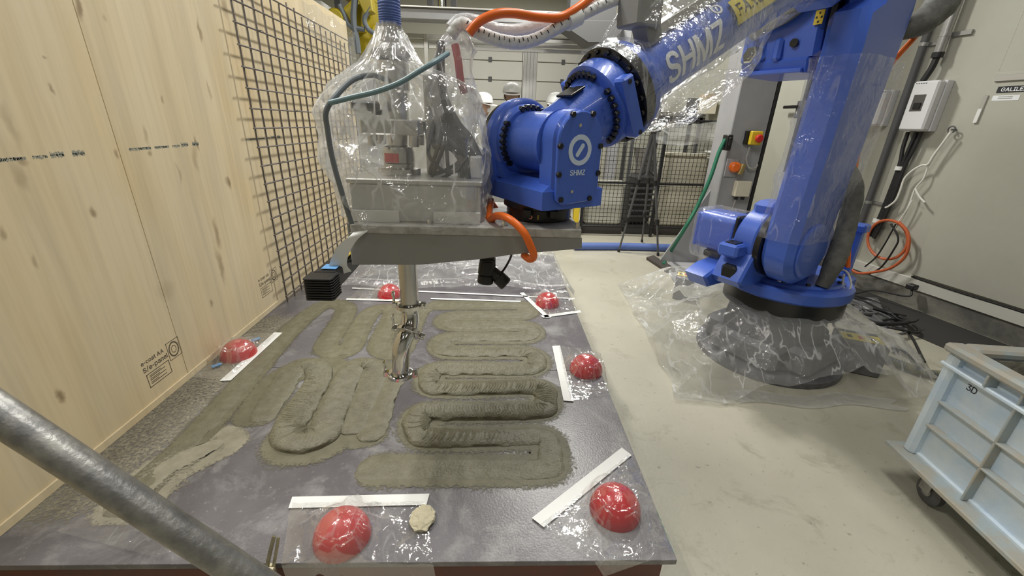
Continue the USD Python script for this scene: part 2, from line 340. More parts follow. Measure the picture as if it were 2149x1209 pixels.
_kn = [(412, 303, 6, 20, .75), (243, 321, 6, 12, .6), (315, 322, 6, 10, .55), (50, 338, 12, 14, .5), (46, 372, 14, 34, .35), (479, 382, 8, 14, .8), (420, 66, 6, 30, .65), (341, 210, 4, 9, .55), (164, 12, 8, 34, .75),
       (112, 186, 5, 16, .6), (305, 282, 6, 26, .35), (198, 446, 9, 16, .7), (455, 490, 10, 40, .6), (463, 560, 9, 45, .55), (75, 548, 6, 20, .45), (4, 492, 9, 18, .5), (127, 830, 7, 24, .75),
       (445, 637, 4, 10, .6), (20, 262, 12, 60, .3), (376, 365, 5, 30, .35), (440, 190, 4, 28, .4), (222, 40, 5, 12, .3), (88, 117, 7, 4, .5), (470, 15, 12, 26, .5), (350, 610, 30, 26, .2), (410, 330, 8, 40, .35)]
knots = []
for px, py, wx, wy, st in _kn:
    a = onx(px, py, WX); d = (a - C) @ FW; knots.append((a[1], a[2], max(.006, wx * d / FPX * 1.25), wy * d / FPX * 1.1, st))
knot_mat('plywood', (.76, .645, .44), (.24, .155, .075), knots, WX)

def surface_mat(name, c0, c1, c2, c3, rough, s=(1.2, 7, 38), bumps=(120, .12), streak=(1, 1, 1), cut=(.55, .72)):
    """A soiled surface: broad tone, blotches and fine specks of dirt."""
    N = {'g': ('geometry', {}), 'n1': ('noise_texture', {'scale': s[0], 'detail': 5, 'roughness': .6}), 'n2': ('noise_texture', {'scale': s[1], 'detail': 8, 'roughness': .7, 'distortion': .6}), 'n3': ('noise_texture', {'scale': s[2], 'detail': 5, 'roughness': .7}),
         'mp': ('mapping', {'scale': streak}), 'r1': ('rgb_ramp', {'ramp': [(.35, c0), (.65, c1)]}), 'r2': ('rgb_ramp', {'ramp': [(cut[0], (0, 0, 0)), (cut[1], (1, 1, 1))]}), 'r3': ('rgb_ramp', {'ramp': [(.62, (0, 0, 0)), (.7, (1, 1, 1))]}),
         'x1': ('mix_color', {'b': c2}), 'x2': ('mix_color', {'b': c3}), 'h': ('math', {'math_type': 'multiply', 'value2': .7}), 'n4': ('noise_texture', {'scale': bumps[0], 'detail': 4}), 'b': ('bump', {'strength': bumps[1], 'distance': .01}),
         'p': ('principled_bsdf', {'roughness': rough})}
    L = [('g.position', 'mp.vector'), ('g.position', 'n1.vector'), ('mp.vector', 'n2.vector'), ('g.position', 'n3.vector'), ('n1.fac', 'r1.fac'), ('n2.fac', 'r2.fac'), ('n3.fac', 'r3.fac'), ('r1.color', 'x1.a'), ('r2.color', 'x1.fac'),
         ('x1.result', 'x2.a'), ('r3.color', 'h.value1'), ('h.value', 'x2.fac'), ('x2.result', 'p.base_color'), ('g.position', 'n4.vector'), ('n4.fac', 'b.height'), ('b.normal', 'p.normal')]
    MATS[name] = usdkit.material(stage, '/World/Looks/' + name, N, L, surface='p.BSDF')
surface_mat('concrete_floor', (.50, .475, .39), (.42, .40, .325), (.33, .31, .24), (.22, .205, .16), .42, s=(1.1, 5, 30), bumps=(70, .1), cut=(.56, .74))
surface_mat('formply', (.088, .077, .088), (.185, .178, .193), (.34, .335, .335), (.36, .345, .32), .33, s=(1.5, 5, 60), bumps=(160, .08), cut=(.5, .78))

# ---------------------------------------------------------------- the room
struct('floor', bx(-5, 3.8, -3, 10, -.1, 0, 0), 'concrete_floor', 'pale stained concrete floor')
struct('ceiling', bx(-5, 4.6, -3, 10, 4.0, 4.1, 0), 'ceiling')
struct('wall_back', bx(-5, 4.6, 9.6, 9.7, 0, 4, 0), 'wall_far')
struct('wall_left', bx(-5.1, -5, -3, 10, 0, 4, 0), 'wall_unseen')
struct('wall_front', bx(-5, 4.6, -3.1, -3, 0, 4, 0), 'wall_unseen')
# the right-hand wall runs a little askew: frame P0, along WT (towards the camera), WN into the room
WP0 = np.array([3.36, 3.0, 0]); WT = nrm([.187, -.982, 0]); WN = nrm([-.982, -.187, 0])
def wuv(px, py, off=0): p = onplane(px, py, WP0 + WN * off, WN); return (p - WP0) @ WT, p[2]
def wp(s, z, off=0): return WP0 + WT * s + ZZ * z + WN * off
def wbox(s0, s1, z0, z1, d0, d1, r=.004): return obox(wp((s0 + s1) / 2, (z0 + z1) / 2, (d0 + d1) / 2), [abs(s1 - s0) / 2, abs(z1 - z0) / 2, abs(d1 - d0) / 2], np.array([WT, ZZ, WN]), r)
struct('wall_right', [wbox(-8, -.03, .2, 4, -.12, -.015, 0)], 'wall_paint', 'pale cream insulated panel wall on the right')
struct('wall_right', [wbox(-.02, 6, .2, 4, -.12, .0, 0)], 'wall_paint', 'cream insulated panel standing proud of the wall')
struct('baseboard_right', [wbox(-8, 6, .15, .235, -.02, .012, .003)], 'skirt', 'pale base rail along the foot of the right wall')
struct('trim_1', [wbox(-8, 6, -.0, .15, -.1, -.0, 0)], 'curb', 'dirty concrete kerb under the right wall')

# ---------------------------------------------------------------- table of film-faced plywood
t = thing('print_table', 'low table of dark film-faced plywood sheets carrying the printed mortar', 'table', (-.4, 2.1, 0))
TX0, TX1, TY0, TY1 = -1.327, .5, .74, 3.47
for y0, y1 in ((TY0, 1.65), (1.652, 2.56), (2.562, TY1)):
    part(t, 'sheet', bx(TX0, TX1, y0, y1 - .001, TZ - .018, TZ, .001), 'formply')
for y0 in (TY0 + .01, 1.6, 2.5, TY1 - .08): part(t, 'cross_beam', bx(TX0 + .02, TX1 - .03, y0, y0 + .06, .08, TZ - .018, .003), 'frame_red')
for x0 in (TX0 + .02, TX1 - .09): part(t, 'side_beam', bx(x0, x0 + .06, TY0 + .07, TY1 - .08, .02, .08, .003), 'frame_red')
for x0 in (TX0 + .03, -.45, TX1 - .12):
    for y0 in (TY0 + .02, 2.0, TY1 - .1): part(t, 'foot', bx(x0, x0 + .07, y0, y0 + .05, 0, .08 if x0 == -.45 else .02, .002), 'frame_red')

# ---------------------------------------------------------------- plywood hoarding with stamps
t = thing('plywood_wall', 'tall pale plywood hoarding along the left edge of the table', 'plywood wall', (WX, 2.3, 0))
for y0 in (-.26, .65, 1.56, 2.47, 3.38):
    y1 = y0 + (.908 if y0 < 3 else .8)
    part(t, 'plywood_sheet', bx(WX - .012, WX, y0, y1, .02, 2.06, .0008), 'plywood')
for y0 in np.arange(-.2, 4.2, .455): part(t, 'batten', bx(WX - .06, WX - .0125, y0, y0 + .035, 0, 2.06), 'knotless_ply')
part(t, 'base_strip', bx(WX, WX + .006, -.2, 2.34, TZ, TZ + .03, .002), 'plywood')
YV, ZV = np.array([0, 1.0, 0]), ZZ
def stampw(px, py, h, txt, nm='stamp', m='stamp_ink'):
    part(t, nm, letters(txt, h, onx(px, py, WX) , YV, ZV, .0004, True), m, 'small printed stamp')
def stamp_box(px, py, s):
    o = onx(px, py, WX); P = []
    def rect(y0, z0, y1, z1): P.append(bx(WX, WX + .0004, o[1] + y0 * s, o[1] + y1 * s, o[2] + z0 * s, o[2] + z1 * s, 0))
    for k in range(3): rect(.012, .012 + k * .014, .09, .015 + k * .014); rect(.012, .018 + k * .014, .05 + .01 * k, .0205 + k * .014)
    for a in ((0, 0, .115, .003), (0, .055, .115, .058), (0, 0, .003, .058), (.112, 0, .115, .058)): rect(*a)
    for k in range(28):
        a = k / 28 * 2 * np.pi; y, z = .155 + .024 * np.cos(a), .085 + .03 * np.sin(a); rect(y - .003, z - .003, y + .003, z + .003)
        if k % 2: y, z = .155 + .012 * np.cos(a), .085 + .015 * np.sin(a); rect(y - .002, z - .002, y + .002, z + .002)
    for a in ((.122, .045, .19, .0475), (.122, .122, .19, .1245), (.122, .045, .1245, .1245), (.188, .045, .19, .1245)): rect(*a)
    part(t, 'stamp', cat(*P), 'stamp_ink', 'boxed printed stamp with a round seal', smooth=False)
for q in ((316, 815), (551, 626)):
    stamp_box(*q, 1.0); o = onx(*q, WX)
    for dz, tx, h in ((.100, 'e-coat AA', .016), (.070, 'S/e-panel', .019)):
        part(t, 'stamp', letters(tx, h, o + [0, -.006, dz], YV, ZV, .0004, True), 'stamp_ink', 'printed lettering on the plywood', smooth=False)
for q, w in (((272, 318), 1.0), ((516, 296), .9), ((-125, 352), 1.2)):
    o = onx(*q, WX); rs = random.Random(4); P = []
    for k in range(44):
        if k in (12, 13, 23, 24, 30, 36, 37, 38): continue
        y = o[1] + k * .0085; hh = .012 if k < 30 else .02
        for j in range(2): P.append(bx(WX, WX + .0004, y + j * .004, y + j * .004 + rs.choice((.002, .003)), o[2] + rs.uniform(0, .004), o[2] + hh - rs.uniform(0, .005), 0))
        P.append(bx(WX, WX + .0004, y, y + .0065, o[2] + rs.uniform(.003, .009), o[2] + .011, 0))
    part(t, 'stamp', cat(*P), 'stamp_blue', 'faint blue-grey printed line of code', smooth=False)

# ---------------------------------------------------------------- welded bar mesh in front of the plywood
t = thing('rebar_mesh', 'grid of thin dark reinforcing bars standing before the plywood wall', 'rebar mesh', (-1.285, 3.2, TZ))
rs = random.Random(7)
def bar(p0, p1, r):
    P = np.linspace(p0, p1, 26); P[1:-1, 0] += [rs.uniform(-.001, .001) for _ in range(24)]
    return tube(P, r * (1 + .10 * (np.arange(26) % 2)), 6, 0)
for k in range(18):
    y = 2.375 + k * .0985; part(t, 'vertical_bar', bar([-1.290, y, TZ + .004], [-1.290, y + .004, 1.93 + rs.uniform(-.02, .02) - .003 * k], .0042), 'rebar')
for k in range(18):
    z = .272 + k * .0957; part(t, 'horizontal_bar', bar([-1.280, 2.345, z], [-1.280, 4.08 + rs.uniform(-.02, .02), z - .008], .0042), 'rebar')
for (i, j) in ((2, 15), (8, 15), (2, 8), (2, 4), (7, 2), (9, 11), (5, 11), (12, 6), (11, 9), (4, 1)):
    y, z = 2.375 + i * .0985, .272 + j * .0957
    part(t, 'wire_tie', tube([[-1.275, y - .03, z + .003], [-1.272, y - .005, z], [-1.295, y + .004, z - .006], [-1.272, y + .01, z + .006], [-1.27, y + .035, z - .004]], .0016, 5, 4), 'rebar')

# ---------------------------------------------------------------- printed mortar beads
COVER = [None]
def sweep_bead(px, half, h0, ripple=0.0, lam=.012, edge=.012, z0=TZ, seed=0, nlat=15, step=.007, cover=False):
    P = np.array([onz(a, b, TZ)[:2] for a, b in px]); Q = spline(np.c_[P, np.zeros(len(P))], 24)[:, :2]
    d = np.r_[0, np.cumsum(np.linalg.norm(np.diff(Q, axis=0), axis=1))]; n = int(d[-1] / step); s = np.linspace(0, d[-1], n)
    Q = np.c_[np.interp(s, d, Q[:, 0]), np.interp(s, d, Q[:, 1])]
    for _ in range(4): Q[1:-1] = (Q[:-2] + 2 * Q[1:-1] + Q[2:]) / 4
    T = np.gradient(Q, axis=0); T /= np.linalg.norm(T, axis=1, keepdims=True); Nn = np.stack([-T[:, 1], T[:, 0]], 1)
    hw = np.interp(np.linspace(0, 1, n), np.linspace(0, 1, len(half)), half) if np.ndim(half) else np.full(n, half); hh = np.interp(np.linspace(0, 1, n), np.linspace(0, 1, len(h0)), h0) if np.ndim(h0) else np.full(n, h0)
    tl = np.sin(np.linspace(-1, 1, nlat) * np.pi / 2); en = np.minimum(1, np.minimum(s, s[-1] - s) / (hw * .9)); en = np.sqrt(1 - (1 - en) ** 2)
    W = (hw * (.25 + .75 * en))[:, None] * tl[None]
    W = W + np.sign(tl)[None] * (np.abs(tl)[None] > .9) * edge * (fbm(np.stack([s / .05, s * 0 + seed, s * 0], -1), 3, seed) - .5)[:, None] * 1.6
    X = Q[:, None, 0] + Nn[:, None, 0] * W; Y = Q[:, None, 1] + Nn[:, None, 1] * W
    prof = np.sqrt(np.clip(1 - np.abs(tl) ** 3.2, 0, 1))[None] * en[:, None] ** .7
    Z = hh[:, None] * prof
    if ripple:
        ph = (s[:, None] + .030 * tl[None] ** 2 + .006 * (fbm(np.stack([s / .1, s * 0, s * 0 + 3], -1), 3, seed + 5) - .5)[:, None]) / lam
        saw = ph - np.floor(ph)
        Z = Z + ripple * (saw - .5) * prof * np.clip(hh[:, None] / .02, .2, 1) + .004 * (fbm(np.stack([X / .04, Y / .04, X * 0], -1), 3, seed + 9) - .5) * prof
    V = np.stack([X, Y, z0 + Z], -1).reshape(-1, 3); k = nlat
    COVER[0] = (np.clip((1 - np.abs(tl)[None]) * 2.2, 0, 1) * np.clip(en[:, None] * 1.2, 0, 1)).ravel() if cover else None
    i, j = np.meshgrid(np.arange(n - 1), np.arange(k - 1), indexing='ij'); a = (i * k + j).ravel()
    return V, np.vstack([np.stack([a, a + k, a + k + 1], 1), np.stack([a, a + k + 1, a + 1], 1)])
pA = [(895, 641), (1000, 641), (1080, 640), (1104, 645), (1107, 655), (1090, 662), (1000, 663), (955, 664), (935, 672), (945, 683), (1000, 685), (1090, 684), (1114, 690), (1118, 701), (1100, 709), (1000, 709), (945, 710), (926, 722), (935, 738), (1000, 740), (1095, 740),
      (1122, 748), (1126, 764), (1105, 776), (1000, 776), (930, 776), (909, 779), (901, 795), (906, 813), (930, 816), (1000, 816), (1110, 813), (1134, 815), (1145, 830), (1143, 851), (1128, 862), (1000, 865), (910, 866), (886, 868), (874, 888), (880, 912), (900, 919), (1000, 920), (1110, 917), (1138, 918), (1153, 933), (1154, 968), (1142, 985), (1000, 986), (860, 986), (748, 986)]
thk = [.004, .004, .005, .006, .009, .012, .015, .018, .022, .026, .028, .03, .012, .006, .006]
t = thing('mortar_bead', 'serpentine ribbed mortar bead on the right half of the table, thick at the near turns', 'mortar bead', (0.1, 1.7, TZ))
part(t, 'wet_fringe', sweep_bead(pA, .092, .0025, edge=.02, seed=3, step=.012, cover=True), 'mortar_film', 'thin wet mortar spread beside the bead', cover=COVER[0])
part(t, 'bead', sweep_bead(pA, [.036, .036, .038, .039, .042, .044, .046, .048, .05, .051, .052, .051, .045, .046, .046], [.8 * q for q in thk], ripple=.0042, seed=1, step=.0035, nlat=21), 'mortar')
pB = [(232, 1090), (325, 1000), (412, 917), (520, 795), (598, 706), (655, 655), (690, 638), (724, 644), (722, 664), (700, 700), (684, 728), (706, 741), (734, 733), (752, 695), (774, 661), (798, 648), (824, 652), (822, 670), (806, 702), (796, 730), (815, 742), (842, 735), (862, 690), (880, 655), (905, 641)]
t = thing('mortar_bead', 'thin flat dark mortar bead looping along the far left of the table', 'mortar bead', (-.7, 1.8, TZ))
part(t, 'wet_fringe', sweep_bead(pB, .08, .0025, edge=.02, seed=13, step=.012, cover=True), 'mortar_film', 'thin wet mortar spread beside the bead', cover=COVER[0])
part(t, 'bead', sweep_bead(pB, .036, .005, ripple=.002, seed=11), 'mortar')
pC = [(545, 888), (580, 830), (612, 782), (634, 768), (664, 772), (668, 800), (630, 860), (606, 905), (620, 926), (650, 926), (678, 910), (705, 850), (735, 785), (758, 768), (784, 775), (776, 810), (752, 870), (736, 915)]
pC2 = [(838, 772), (815, 820), (790, 880), (772, 930)]
t = thing('mortar_bead', 'broad ribbed mortar strips packed side by side left of the nozzle', 'mortar bead', (-.5, 1.4, TZ))
part(t, 'wet_fringe', sweep_bead([(520, 900), (600, 790), (700, 775), (690, 850), (600, 930), (690, 925), (740, 830), (800, 775), (770, 880), (760, 945)], .11, .0025, edge=.02, seed=23, step=.012, cover=True), 'mortar_film', 'thin wet mortar spread between the strips', cover=COVER[0])
part(t, 'bead', sweep_bead(pC, [.056, .058, .062, .064, .066, .064, .06, .056], [.008, .014, .018, .022, .027, .02, .015, .012], ripple=.0038, seed=21, step=.0035, nlat=21), 'mortar')
part(t, 'bead', sweep_bead(pC2, .05, [.007, .009, .011, .011], ripple=.003, seed=25, step=.004, nlat=21), 'mortar')
pD = [(470, 925), (420, 950), (350, 985), (300, 1030), (250, 1085)]
t = thing('mortar_smear', 'pale scraped smear of mortar near the plywood at lower left', 'mortar', onz(350, 985, TZ))
part(t, 'dusty_fringe', sweep_bead([(520, 900), (430, 945), (350, 985), (300, 1030), (225, 1110)], .12, .002, edge=.04, seed=33, step=.012, cover=True), 'dust_film', cover=COVER[0])
part(t, 'smear', sweep_bead(pD, [.03, .055, .05, .045, .03], [.004, .008, .006, .005, .003], edge=.09, seed=31, step=.006, cover=True), 'dust_film', cover=COVER[0])
t = thing('mortar_spill', 'thin dry mortar dust scattered along the left side of the table', 'mortar', onz(240, 960, TZ))
part(t, 'dust', sweep_bead([(60, 1120), (180, 1010), (330, 900), (470, 760), (600, 660)], .17, .0012, edge=.05, seed=37, step=.02, cover=True), 'dust_film', cover=COVER[0] * .5)
# ---------------------------------------------------------------- red domes under film, taped along one side
def strip(p0, p1, w, z=TZ, th=.0012):
    a, b = onz(*p0, z), onz(*p1, z); u = nrm(b - a); v = np.cross(ZZ, u)
    return extr([(0, -w / 2), (np.linalg.norm(b - a), -w / 2), (np.linalg.norm(b - a) + .004, w / 2), (-.006, w / 2)], a + ZZ * .004, u, v, th)
def drape(quad, dome, R, seed, nu=70, up=1.0):
    Q = [onz(*q, TZ) for q in quad]; dm = dome
    def fn(U, V):
        P = ((1 - U) * (1 - V))[..., None] * Q[0] + (U * (1 - V))[..., None] * Q[1] + (U * V)[..., None] * Q[2] + ((1 - U) * V)[..., None] * Q[3]
        dx, dy = P[..., 0] - dm[0], P[..., 1] - dm[1]; d = np.hypot(dx, dy); a = np.arctan2(dy, dx); r2 = R + .003
        edge = np.minimum(np.minimum(U, 1 - U), np.minimum(V, 1 - V))
        w = ridged(np.stack([np.cos(a) * 2.6, np.sin(a) * 2.6, d * 2], -1), seed) ** 3
        tent = np.clip(r2 * .95 * (1.0 - (d / r2 - .7) / .55 * (1 - .45 * w)), 0, None) * .9
        sph = np.sqrt(np.clip(r2 * r2 - d * d, 0, None)) * up
        cr = .010 * ridged(np.stack([P[..., 0] * 14, P[..., 1] * 14, P[..., 0] * 0], -1), seed + 3) ** 3 + .004 * fbm(P * 25, 3, seed)
        h = np.where(d < r2 * .72, sph, np.maximum(sph, tent * (d > r2 * .6))) + np.where(d > r2 * .9, cr + .012 * w * np.exp(-((d - r2 * 1.2) / .05) ** 2), .0015 * w) * np.clip(edge * 12, 0, 1)
        over = np.clip(TY0 - .006 - P[..., 1], 0, None)
        P[..., 2] = TZ + .004 + h - over * 2.2 * (1 if True else 0); P[..., 1] += over * .75
        side = np.clip(P[..., 0] - TX1 - .004, 0, None); P[..., 2] -= side * 1.6; P[..., 0] -= side * .4
        return P
    return grid(fn, nu, nu)
spec = [((716, 1108), .076, 'faded_red', [(612, 1056), (893, 1052), (912, 1209), (588, 1205)], [((612, 1057), (897, 1050), .040)], 'near the front edge left of centre', 'the front edge'),
        ((1293, 1052), .076, 'red_dome', [(1130, 1104), (1318, 953), (1425, 1165), (1275, 1200)], [((1130, 1098), (1314, 950), .044)], 'at the near right corner of the table', 'the near right corner'),
        ((1231, 764), .077, 'red_dome', [(1170, 727), (1262, 738), (1318, 832), (1196, 842)], [((1167, 728), (1193, 843), .042)], 'halfway along the right table edge', 'the middle of the right edge'),
        ((1149, 628), .077, 'red_dome', [(1098, 618), (1206, 606), (1222, 655), (1152, 668)], [((1095, 616), (1150, 668), .030), ((1138, 666), (1218, 655), .030)], 'at the far right corner of the table', 'the far right corner'),
        ((817, 610), .076, 'red_dome', [(730, 630), (765, 594), (860, 594), (852, 632)], [((728, 629), (842, 632), .028)], 'at the far edge behind the nozzle pipe', 'the far side behind the pipe'),
        ((499, 732), .077, 'faded_red', [(476, 800), (398, 792), (520, 700), (588, 700)], [((474, 800), (584, 700), .044)], 'on the left beside the plywood wall', 'the left side by the plywood')]
for i, (px, R, m, quad, tapes, where, wh2) in enumerate(spec):
    p = onz(px[0], px[1], TZ + .035); c0 = np.array([p[0], p[1], TZ])
    prof = [(R * np.cos(a), R * np.sin(a) * (1.02 if i else 1.05)) for a in np.linspace(0, np.pi / 2 - .02, 18)]
    single('red_dome', lathe(c0, ZZ, [(R, 0), *prof[0:]], 48), m, f'red hemispherical marker dome {where}', 'dome', smooth=60, base=c0)
    single('film_sheet', drape(quad, c0, R, 40 + i), 'clear_film', f'clear film over the red dome {where}', 'plastic film', smooth=True)
    for k, (a, b, w) in enumerate(tapes):
        tail = ', folding over the edge' if k else ''
        single('tape_strip', strip(a, b, w), 'white_tape', f'white tape strip at {wh2}{tail}', 'tape', smooth=False)
for k, (q, w) in enumerate((((538, 716), 'far end'), ((455, 771), 'near end'))):
    p = onz(*q, TZ); single('blue_clip', extr(rrect(.04, .018, .006), p + ZZ * .006, nrm([.6, .8, 0]), nrm([-.8, .6, 0]), .008, .002), 'light_blue_tape', f'small blue plastic clip at the {w} of the film by the plywood', 'clip')
lm = trimesh.creation.icosphere(4, 1.0); v = np.array(lm.vertices); v *= (1 + .5 * (fbm(v * 2.2, 4, 5)[:, None] - .5)); p = onz(888, 1093, TZ)
single('mortar_lump', (p + [0, 0, .012] + v * [.034, .042, .012], np.array(lm.faces)), 'mortar_lump', 'pale cream lump of dried mortar stuck on the film at the front', 'mortar')

# film over the far end of the table
def back_film(U, V):
    x = -1.26 + 1.8 * U + .03 * np.sin(V * 5); y = 2.60 + .92 * V
    P = np.stack([x, y, x * 0], -1)
    r1 = .035 * np.exp(-((y - 2.66 + .02 * np.sin(x * 4)) / .03) ** 2); mound = .05 * np.exp(-(((x + .35) / .42) ** 2 + ((y - 2.88) / .14) ** 2))
    wr = .030 * ridged(np.stack([x * 3 + y * 1.5, y * 5 - x, x * 0], -1), 3) ** 4 + .018 * ridged(np.stack([x * 6 - y * 4, y * 3, x * 0 + 5], -1), 8) ** 4 + .010 * fbm(np.stack([x * 8, y * 8, x * 0], -1), 3, 2)
    side = np.clip(x - TX1, 0, None); P[..., 2] = TZ + .006 + r1 + mound + wr - side * 1.5
    back = np.clip(y - TY1, 0, None); P[..., 2] -= back * 1.5
    return P
single('film_sheet', grid(back_film, 150, 90), 'floor_film', 'large crumpled clear plastic sheet over the far end of the table', 'plastic film', smooth=True)
for a, b, n_ in (((740, 606), (1205, 628), 'from the pipe to the right corner'), ((905, 628), (1092, 634), 'along the far side of the printed area')):
    single('tape_strip', strip(a, b, .02), 'white_tape', f'narrow white strip laid {n_}', 'tape', smooth=False)
def near_film(U, V):
    q = [onz(*k, TZ) for k in ((120, 1120), (330, 1175), (470, 1120), (290, 1040))]
    P = ((1 - U) * (1 - V))[..., None] * q[0] + (U * (1 - V))[..., None] * q[1] + (U * V)[..., None] * q[2] + ((1 - U) * V)[..., None] * q[3]
    ed = np.clip(np.minimum(np.minimum(U, 1 - U), np.minimum(V, 1 - V)) * 9, 0, 1); x, y = P[..., 0], P[..., 1]
    P[..., 2] = TZ + .010 + ed * (.014 * ridged(np.stack([x * 9 + y * 4, y * 4, x * 0], -1), 11) ** 3 + .006 * fbm(np.stack([x * 22, y * 22, x * 0], -1), 3, 12)); return P
single('film_sheet', grid(near_film, 60, 60), 'clear_film', 'crinkled clear film lying flat on the table behind the scaffold pipe', 'plastic film', smooth=True)
# film hanging over the top of the mesh
def mesh_film(U, V):
    y = 3.15 + 1.0 * U; z = 1.985 - .42 * V * (.35 + .65 * U) + .012 * np.sin(y * 21); x = -1.272 + .012 * fbm(np.stack([y * 9, z * 9, y * 0], -1), 3, 4) + .018 * ridged(np.stack([y * 5, z * 4, y * 0], -1), 6) ** 4
    return np.stack([x, y, z], -1)
single('film_sheet', grid(mesh_film, 70, 40), 'clear_film', 'clear film hanging over the top far corner of the bar mesh', 'plastic film', smooth=True)

# ---------------------------------------------------------------- scaffold pipe and table clamp in the foreground
a, b = atd(0, 869, .60), atd(500, 1196, .70); u = nrm(b - a)
t = thing('scaffold_pipe', 'scratched galvanised scaffold pipe slanting across the lower left foreground', 'pipe', a)
part(t, 'tube', cyl(a - u * .9, b + u * .12, .0243, n=40), 'galvanised')
part(t, 'end_cap', cyl(b + u * .12, b + u * .124, .0235, n=40), 'galvanised')
p = onz(590, 1150, TZ)
t = thing('table_clamp', 'brassy toggle clamp gripping the front edge of the table', 'clamp', [p[0], TY0 - .02, TZ - .06])
q = np.array([p[0], TY0 - .018, TZ])
part(t, 'body', [obox(q + [0, 0, -.02], [.012, .012, .035]), obox(q + [.0, -.012, .012], [.022, .008, .012])], 'clamp_metal')
part(t, 'lever', [tube([q + [0, -.005, .02], q + [.005, .01, .05], q + [.012, .03, .085]], .005), tube([q + [.016, -.005, .02], q + [.02, .01, .05], q + [.022, .03, .08]], .004)], 'clamp_metal')
part(t, 'screw', [cyl(q + [0, 0, -.1], q + [0, 0, -.03], .006), lathe(q + [0, 0, -.1], ZZ, [(.014, 0), (.014, .012)], 6)], 'clamp_metal')
# ---------------------------------------------------------------- the blue robot arm
RB = np.array([1.764, 2.221, .074]); J2 = np.array([1.494, 2.065, .744]); J3 = np.array([1.603, 2.128, 1.812]); J5 = np.array([.127, 1.272, 1.248])
RH = nrm([-.865, -.501, 0]); RS = nrm([.501, -.865, 0]); RE = nrm([-.865 * math.cos(math.radians(28)), -.501 * math.cos(math.radians(28)), -math.sin(math.radians(28))]); RU = np.cross(RE, RS); RU = RU if RU[2] > 0 else -RU
def fr(o, a=0, b=0, c_=0): return o + RH * a + RS * b + ZZ * c_
def rb(o, a0, a1, b0, b1, c0, c1, r=.008): return obox(fr(o, (a0 + a1) / 2, (b0 + b1) / 2, (c0 + c1) / 2), [abs(a1 - a0) / 2, abs(b1 - b0) / 2, abs(c1 - c0) / 2], np.array([RH, RS, ZZ]), r)
# extrusion of an outline in the (RH, z) plane from side offset b0 to b1 :  u = -RH so that u x z = +RS
def rex(poly, o, b0, b1, ch=.006):
    u = RH; v = ZZ; w = np.cross(u, v)
    if w @ RS < 0: return extr([(-x, y) for x, y in poly][::-1], o + RS * b0, -u, v, b1 - b0, ch)
    return extr(poly, o + RS * b0, u, v, b1 - b0, ch)
def arc(cx, cy, r, a0, a1, n=16): return [(cx + r * math.cos(a), cy + r * math.sin(a)) for a in np.linspace(math.radians(a0), math.radians(a1), n)]
R = thing('robot_arm', 'big blue articulated industrial robot bolted to the floor and reaching over the table', 'robot', RB * [1, 1, 0])
# base under the film, black ring, turntable
TB0 = RB + np.array([-.06, .0, 0])
part(R, 'base_plate', [cyl(TB0 - ZZ * .072, TB0 - ZZ * .04, .40, n=40)], 'base_steel')
part(R, 'base', [cyl(TB0 + [0, 0, -.04], TB0 + [0, 0, .28], .29, .25, 40, .01), rb(TB0, -.32, .32, -.2, .2, -.04, .12, .03), rb(TB0, -.2, .2, -.32, .32, -.04, .12, .03)], 'base_steel')
part(R, 'bearing_ring', lathe(TB0, ZZ, [(.295, .27), (.31, .28), (.31, .375), (.295, .38)], 56), 'black_metal')
ttp = sg.Polygon(arc(0, 0, .325, 0, 360, 48)).union(sg.box(-.1, -.34, .16, 0).buffer(.02)).union(sg.box(-.32, -.18, .1, .2).buffer(.03)).union(sg.Polygon([(.05, -.36), (.26, -.31), (.30, -.1), (0, -.1)])).buffer(.02).buffer(-.02).simplify(.003)
tt = part(R, 'turntable', [extr(ttp, TB0 + ZZ * .375, RH, np.cross(ZZ, RH), .075, .012)], 'blue_paint')
part(tt, 'upper_step', extr(ttp.buffer(-.05), TB0 + ZZ * .44, RH, np.cross(ZZ, RH), .03, .01), 'blue_paint')
for k in range(14):
    a = k / 14 * 2 * np.pi; part(tt, 'bolt', bolt(TB0 + [.25 * np.cos(a), .25 * np.sin(a), .47], ZZ, .011, .012), 'black_metal')
J2b = np.array([J2[0], J2[1], RB[2] + .44])
part(R, 'shoulder_pillar', [rex([(-.2, .0), (.20, .0), (.24, .04), (.17, .17), (.12, .23), (-.16, .25)], J2b, -.20, -.03, .012)], 'blue_paint')
part(R, 'window_recess', obox(fr(J2b, .205, -.115, .075), [.03, .04, .04], np.array([RH, RS, ZZ]), .015), 'black_metal')
jb = part(R, 'junction_box', obox(fr(J2b, .19, -.13, .195), [.065, .055, .035], np.array([RH, RS, ZZ]), .012), 'blue_paint')
part(jb, 'cover', obox(fr(J2b, .20, -.13, .232), [.035, .03, .004], np.array([RH, RS, ZZ]), .002), 'black_metal')
part(R, 'side_wing', rex([(-.1, -.04), (.24, -.04), (.30, .03), (.2, .07), (-.1, .10)], J2b, -.33, -.19, .012), 'blue_paint')
